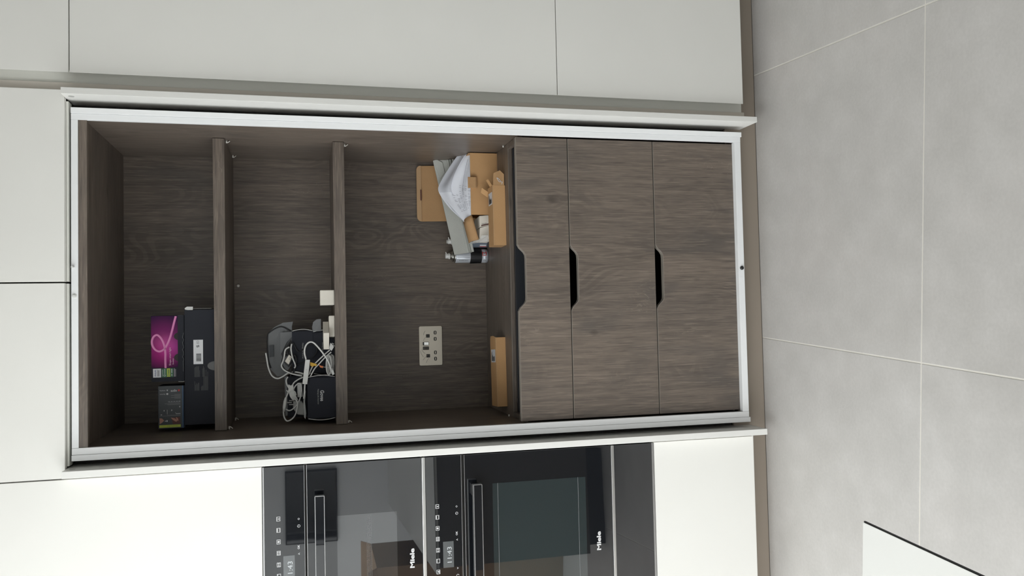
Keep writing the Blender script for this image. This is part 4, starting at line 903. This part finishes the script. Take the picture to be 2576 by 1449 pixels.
# small white boxes in the open side
def skew_box(name, label, front, depth, m_, pieces):
    t = thing(name, label, 'box', tuple(V(*front[2])))
    f = [V(*p) for p in front]
    obj('body', MB().prism(f, depth), m_, t, bevel=.001)
    for nm, q, mm in pieces: obj(nm, MB().slab([V(*p) for p in q], .0006), mm, t)
    return t
a = skew_box('small_white_carton', 'small white carton inside the mailer box, the one nearer its front panel', [(0.2388, 0.3520, 0.9140), (0.2419, 0.3520, 0.8824), (0.2012, 0.3520, 0.8661), (0.1995, 0.3520, 0.9134)], V(-.006, .07, .004), M['white_box'], [('brown_band', [(0.2058, 0.3512, 0.9091), (0.2130, 0.3512, 0.8775), (0.2095, 0.3512, 0.8776), (0.2023, 0.3512, 0.9078)], M['maroon'])])
mb = MB(); cc = (0.2107, 0.3508, 0.8977); put_text(mb, 'PHILIPS', cc[0], cc[2], cc[1], w=.004, h=.018, turn=0); mb2 = MB(); put_text(mb2, 'PHILIPS', cc[0], cc[2], cc[1], w=.017, h=.0042, turn=-90 + 10); obj('lettering', mb2, M['grey_txt'], a)
skew_box('small_white_carton', 'small white carton at the mailer box opening, nearer the spray cans', [(0.1963, 0.3480, 0.9129), (0.2063, 0.3480, 0.8783), (0.1558, 0.3480, 0.8680), (0.1585, 0.3480, 0.9165)], V(-.006, .08, .006), M['white_box'], [])
mb = MB(); bgp = [(0.1547, 0.3380, 0.9173), (0.1503, 0.3500, 0.9362), (0.1410, 0.3700, 0.9523), (0.1428, 0.3450, 0.9402), (0.1433, 0.3350, 0.9196), (0.1465, 0.3250, 0.8933), (0.1674, 0.3250, 0.8900), (0.1682, 0.3330, 0.9110)]
mb.slab([V(*p) for p in bgp], .001)
tag(obj('clear_bag', mb, M['clear']), 'clear plastic bag hanging out of the mailer box side', 'bag')

# grey foam edge boards
fb = thing('grey_foam_board', 'long grey foam edge strip resting across the box and the spray can', 'packing', (.2, .45, .93))
q = [V(*(0.4592, 0.5000, 1.0519)), V(*(0.4780, 0.4900, 0.9855)), V(*(0.1199, 0.4550, 0.9228)), V(*(0.1105, 0.4620, 0.9860))]
obj('face', MB().slab(q, .010), M['foam'], fb, bevel=.001)
e = [(0.74, -.004), (.86, -.009), (1.0, -.014)]
for i, (u, dy) in enumerate(e):
    a0 = q[0].lerp(q[1], u - .05) + V(0, dy, 0); a1 = q[0].lerp(q[1], u + .05) + V(0, dy, 0); b0 = q[3].lerp(q[2], u - .06) + V(0, dy, 0); b1 = q[3].lerp(q[2], u + .08) + V(0, dy, -.0)
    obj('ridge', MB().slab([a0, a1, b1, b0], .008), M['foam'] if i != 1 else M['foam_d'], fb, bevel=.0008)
obj('end_fold', MB().slab([(0.4584, 0.4960, 1.0525), (0.4627, 0.4940, 1.0381), (0.4508, 0.4900, 1.0184), (0.4137, 0.4860, 1.0110), (0.3902, 0.4870, 1.0274)], -.006), M['foam'], fb, bevel=.0008)
fb2 = thing('grey_foam_board', 'shorter grey foam strip standing behind the white paper', 'packing', (.42, .5, .95))
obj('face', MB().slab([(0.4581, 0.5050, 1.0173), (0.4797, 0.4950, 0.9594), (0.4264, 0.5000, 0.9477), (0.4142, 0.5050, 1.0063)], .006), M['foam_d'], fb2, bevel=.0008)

# folded white paper draped over the mailer box
pp = thing('folded_paper', 'folded white printed sheets draped over the open mailer box', 'paper', (.35, .37, .948))
A, B, C_, D_ = V(*(0.4816, 0.3950, 0.9504)), V(*(0.4497, 0.3480, 0.9389)), V(*(0.2215, 0.3750, 0.9639)), V(*(0.3467, 0.4620, 1.0410))
E_ = V(*(0.2418, 0.3450, 0.9438))
BK = smooth_path([A, (0.4615, 0.4200, 0.9765), (0.4151, 0.4450, 1.0077), (0.3751, 0.4580, 1.0310), D_, (0.3122, 0.4520, 1.0274), (0.2665, 0.4200, 1.0005), C_], 6)
def sheet(u, v, lift=0.0):
    # u: from the back edge (A-D-C side) to the front edge (B-E); v: from the top end to the lower end
    k = v * (len(BK) - 1); i = min(int(k), len(BK) - 2)
    back = BK[i].lerp(BK[i + 1], k - i)
    front = B.lerp(E_, v)
    p = back.lerp(front, u)
    wv = .006 * math.sin(3.1 * u * math.pi + v * 3) * math.sin(math.pi * u) * math.sin(math.pi * v)
    return p + V(0, wv - lift, -wv + lift * .3)
obj('sheet', MB().grid(lambda u, v: sheet(u, v), 18, 24), M['paper'], pp, smooth=True)
def strip(u0, u1, v0, v1, lift): return MB().grid(lambda a, b: sheet(u0 + (u1 - u0) * a, v0 + (v1 - v0) * b, lift), 10, 16)
obj('fold', strip(.0, .40, .12, .62, .0016), M['paper_fold'], pp, smooth=True)
obj('sheet_edge', MB().tube([sheet(.41, v / 20, .002) for v in range(1, 14)], .0009, 5), M['paper'], pp, smooth=True)
mb = MB()
rnd = random.Random(11)
for k in range(24):
    v = .50 + k * .017
    for u0 in (.40, .50, .60, .70, .80, .90):
        if rnd.random() < .34 or (k < 8 and u0 < .55): continue
        u1 = u0 + rnd.uniform(.04, .085)
        a0, a1, b1, b0 = sheet(u0, v, .0008), sheet(u1, v, .0008), sheet(u1, v + .0042, .0008), sheet(u0, v + .0042, .0008)
        mb.add([a0, a1, b1, b0], [(0, 1, 2, 3)])
obj('print_lines', mb, M['paper_ink'], pp)
obj('crease', MB().tube([sheet(.66 + .12 * v / 20, v / 20, .0004) for v in range(2, 13)], .0007, 5), M['paper_ink'], pp, smooth=True)
obj('crease', MB().tube([sheet(.80 + .08 * v / 20, v / 20, .0004) for v in range(3, 10)], .0005, 5), M['paper_fold'], pp, smooth=True)
lo = MB().slab([V(*(0.3272, 0.4560, 1.0279)), V(*(0.3118, 0.4480, 1.0179)), V(*(0.2200, 0.3740, 0.9641)), V(*(0.2308, 0.3820, 0.9695)), V(*(0.2666, 0.4100, 0.9994))], .001)
obj('under_sheet', lo, M['paper'], pp)

# long kraft box in front of the mailer
def kraft_tube(name, label, x0, x1, yf, dep, h, lab_u, open_right=True, tilt=0.0):
    t = thing(name, label, 'box', (x0, yf, WT), tilt)
    w = x1 - x0; th = .0022
    mb = MB().box((0, 0, 0), (w, th, h)).box((0, dep - th, 0), (w, dep, h)).box((0, th, 0), (w, dep - th, th)).box((0, th, h - th), (w, dep - th, h))
    obj('sleeve', mb, M['card'], t, local=True, bevel=.0008)
    obj('end_flap', MB().box((.0, th, th), (th, dep - th, h - th)), M['card_in'], t, local=True)
    obj('seam', MB().tube([(0, -.0002, h - .0006), (w, -.0002, h - .0006)], .0008, 6), M['card_edge'], t, local=True)
    if open_right: obj('inside', MB().box((w - .06, th, th), (w - .058, dep - th, h - th)), M['carton'], t, local=True)
    lx0, lx1, ly0, ly1 = lab_u
    lb = obj('shipping_label', MB().box((lx0, ly0, h), (lx1, ly1, h + .0005)), M['label'], t, local=True)
    mb = MB(); rnd = random.Random(len(label))
    for k in range(8):
        a = lx0 + (lx1 - lx0) * .1; yy = ly0 + (ly1 - ly0) * (.12 + .1 * k)
        b = a + (lx1 - lx0) * rnd.uniform(.25, .8)
        if k in (1, 2, 3): a, b = lx0 + (lx1 - lx0) * .1, lx0 + (lx1 - lx0) * .45
        mb.add([V(a, yy, h + .0007), V(b, yy, h + .0007), V(b, yy + .004, h + .0007), V(a, yy + .004, h + .0007)], [(0, 1, 2, 3)])
    obj('label_print', mb, M['black_txt'], lb, local=True)
    return t, w, dep, h
k1, w, dep, h = kraft_tube('long_kraft_box', 'long kraft box with torn-open end in front of the mailer box', .124, .3275, .2215, .075, .0435, (.140, .182, .012, .062), True, math.radians(.8))
obj('end_flap', MB().slab([(w, .0, .003), (w + .037, -.004, .004), (w + .050, -.004, .018), (w + .040, -.002, .040), (w + .018, -.001, .041), (w, 0, .041)], -.0022), M['card_in'], k1, local=True)
obj('end_flap', MB().slab([(w, .004, h), (w + .022, .010, h + .012), (w + .022, .030, h + .014), (w, .034, h)], .002), M['card'], k1, local=True)
obj('end_flap', MB().slab([(w - .012, dep - .002, h - .001), (w + .004, dep + .003, h + .020), (w - .012, dep + .012, h + .022), (w - .03, dep + .004, h)], .002), M['card'], k1, local=True)
cb = [(w + .006, .012, .006), (w + .026, .006, .012), (w + .03, .004, .024), (w + .022, .006, .034), (w + .01, .015, .028), (w + .018, .002, .02), (w + .008, .002, .012)]
fm = thing('clear_packing_film', 'crumpled clear film poking out of the torn kraft box end', 'film', (.124 + w, .2215, WT + .006))
def film(u, v):
    a = u * 6.28
    return V(.008 + .018 * v + .007 * math.cos(a * 1.0) + .003 * math.sin(a * 3 + v * 9), .010 + .008 * math.sin(a) , .010 + .011 * math.cos(a * 2 + v * 4) * .6 + .006 * math.sin(a * 3))
obj('sheet', MB().grid(film, 22, 8), M['clear'], fm, local=True)
mbf = MB()
for k in range(6): mbf.tube(smooth_path([film(.05 + k * .15 + .01 * j * (-1) ** k, j / 4) + V(0, -.0015, 0) for j in range(5)], 3), .0008, 5)
obj('crease', mbf, M['label'], fm, local=True)

k2, w2, d2_, h2 = kraft_tube('long_kraft_box', 'long kraft box lying alone at the left below the wall socket', -.4215, -.1868, .2565, .085, .0345, (.150, .194, .012, .072), True, math.radians(2.6))
obj('end_flap', MB().slab([(w2, .004, h2 - .002), (w2 + .006, .02, h2 + .003), (w2 + .006, .06, h2 + .003), (w2, .08, h2 - .002)], .002), M['card_in'], k2, local=True)

# spray cans
def can(name, label, x, y, r, h0, body, front):
    t = thing(name, label, 'spray can', (x, y, WT))
    prof = [(r - .003, 0), (r, .003), (r, h0 - .004), (r - .002, h0)]
    obj('body', MB().lathe(prof, 36), body, t, local=True, smooth=True)
    obj('rim', MB().lathe([(r - .0005, h0 - .001), (r, h0 + .001), (r - .004, h0 + .005)], 36), M['can_metal'], t, local=True, smooth=True)
    obj('shoulder', MB().lathe([(r - .004, h0 + .005), (r - .009, h0 + .012), (r - .011, h0 + .0135), (r - .011, h0 + .017), (r - .0155, h0 + .0175)], 36), M['can_metal'], t, local=True, smooth=True)
    nz = obj('nozzle', MB().lathe([(.0115, h0 + .0165), (.0118, h0 + .021), (.0105, h0 + .0225), (.0095, h0 + .024), (.0095, h0 + .033), (.0085, h0 + .0345)], 24), M['white_plastic'], t, local=True, smooth=True)
    obj('spout', MB().tube([(.004, -.004, h0 + .0295), (.0125, -.009, h0 + .0335), (.0145, -.0095, h0 + .034)], .0019, 8), M['white_plastic'], nz, local=True, smooth=True)
    return t
c1 = can('spray_can', 'white spray can wrapped in black tape, in front of the other can', .111, .5265, .0255, .1235, M['can'], True)
tp = obj('tape_wrap', MB().lathe([(.0258, .0245), (.0264, .0255), (.0268, .066), (.0262, .0675)], 36), M['tape'], c1, local=True, smooth=False)
obj('tape_tail', MB().slab([(-.028, -.016, .0245), (-.0285, -.010, .066), (-.026, .0, .0675), (-.0275, -.004, .0235)], .001), M['tape'], c1, local=True)
obj('blue_lower_band', MB().lathe([(.0256, .001), (.02565, .0225)], 36), M['can'], c1, local=True, smooth=True)
def wrap_text(mb, body, ang, z, w, h, r, turn, bold=0.0):
    vs, fs, asp = text_geo(body, bold)
    ca, sa = math.cos(math.radians(turn)), math.sin(math.radians(turn)); out = []
    for a, b in vs:
        a = (a - .5) * w; b = (b - .5) * h
        p, zz = a * ca - b * sa, a * sa + b * ca
        th_ = ang + p / r
        out.append(V(math.sin(th_) * r, -math.cos(th_) * r, z + zz))
    mb.add(out, fs)
def wrap_quad(mb, a0, a1, z0, z1, r, n=6):
    for i in range(n):
        p, q_ = a0 + (a1 - a0) * i / n, a0 + (a1 - a0) * (i + 1) / n
        mb.add([V(math.sin(u) * r, -math.cos(u) * r, zz) for u, zz in ((p, z0), (q_, z0), (q_, z1), (p, z1))], [(0, 1, 2, 3)])
mb = MB()
# the visible letter of the mark, upright strokes and diagonals laid round the can; the tape hides the rest
wrap_quad(mb, .08, .58, .0205, .0236, .0259); wrap_quad(mb, .08, .58, .0075, .0106, .0259)
for za, zb in ((.0236, .01555), (.0075, .01555)):
    dz = .0026 if zb < za else -.0026
    for i in range(6):
        t0, t1 = i / 6, (i + 1) / 6
        q_ = [(.58 - .30 * t, za + (zb - za) * t - d_) for t, d_ in ((t0, 0), (t1, 0), (t1, dz), (t0, dz))]
        mb.add([V(math.sin(u) * .02595, -math.cos(u) * .02595, zz) for u, zz in q_], [(0, 1, 2, 3)])
wrap_quad(mb, -.06, .01, .0075, .0240, .0259); obj('red_lettering', mb, M['red'], c1, local=True)
mb = MB(); wrap_quad(mb, -.33, -.29, .004, .0235, .0259); wrap_quad(mb, -.33, -.29, .07, .119, .0259); wrap_text(mb, 'DISPLAY', -.78, .093, .034, .0048, .0259, -90); wrap_text(mb, 'ML', -.78, .013, .012, .0045, .0259, -90); obj('lettering', mb, M['grey_txt'], c1, local=True)
c2 = can('spray_can', 'second spray can with blue-grey base, half hidden behind the foam strip', .1655, .5295, .0235, .112, M['can_blue'], False)
obj('cap', MB().lathe([(.008, .126), (.008, .150), (.007, .152)], 20), M['grey_plastic'], c2, local=True, smooth=True)
mb = MB(); wrap_quad(mb, -.95, -.62, .006, .03, .0237); obj('label_patch', mb, M['label'], c2, local=True)
mb = MB(); wrap_quad(mb, -1.12, -.98, .004, .03, .0237); obj('red_stripe', mb, M['red'], c2, local=True)
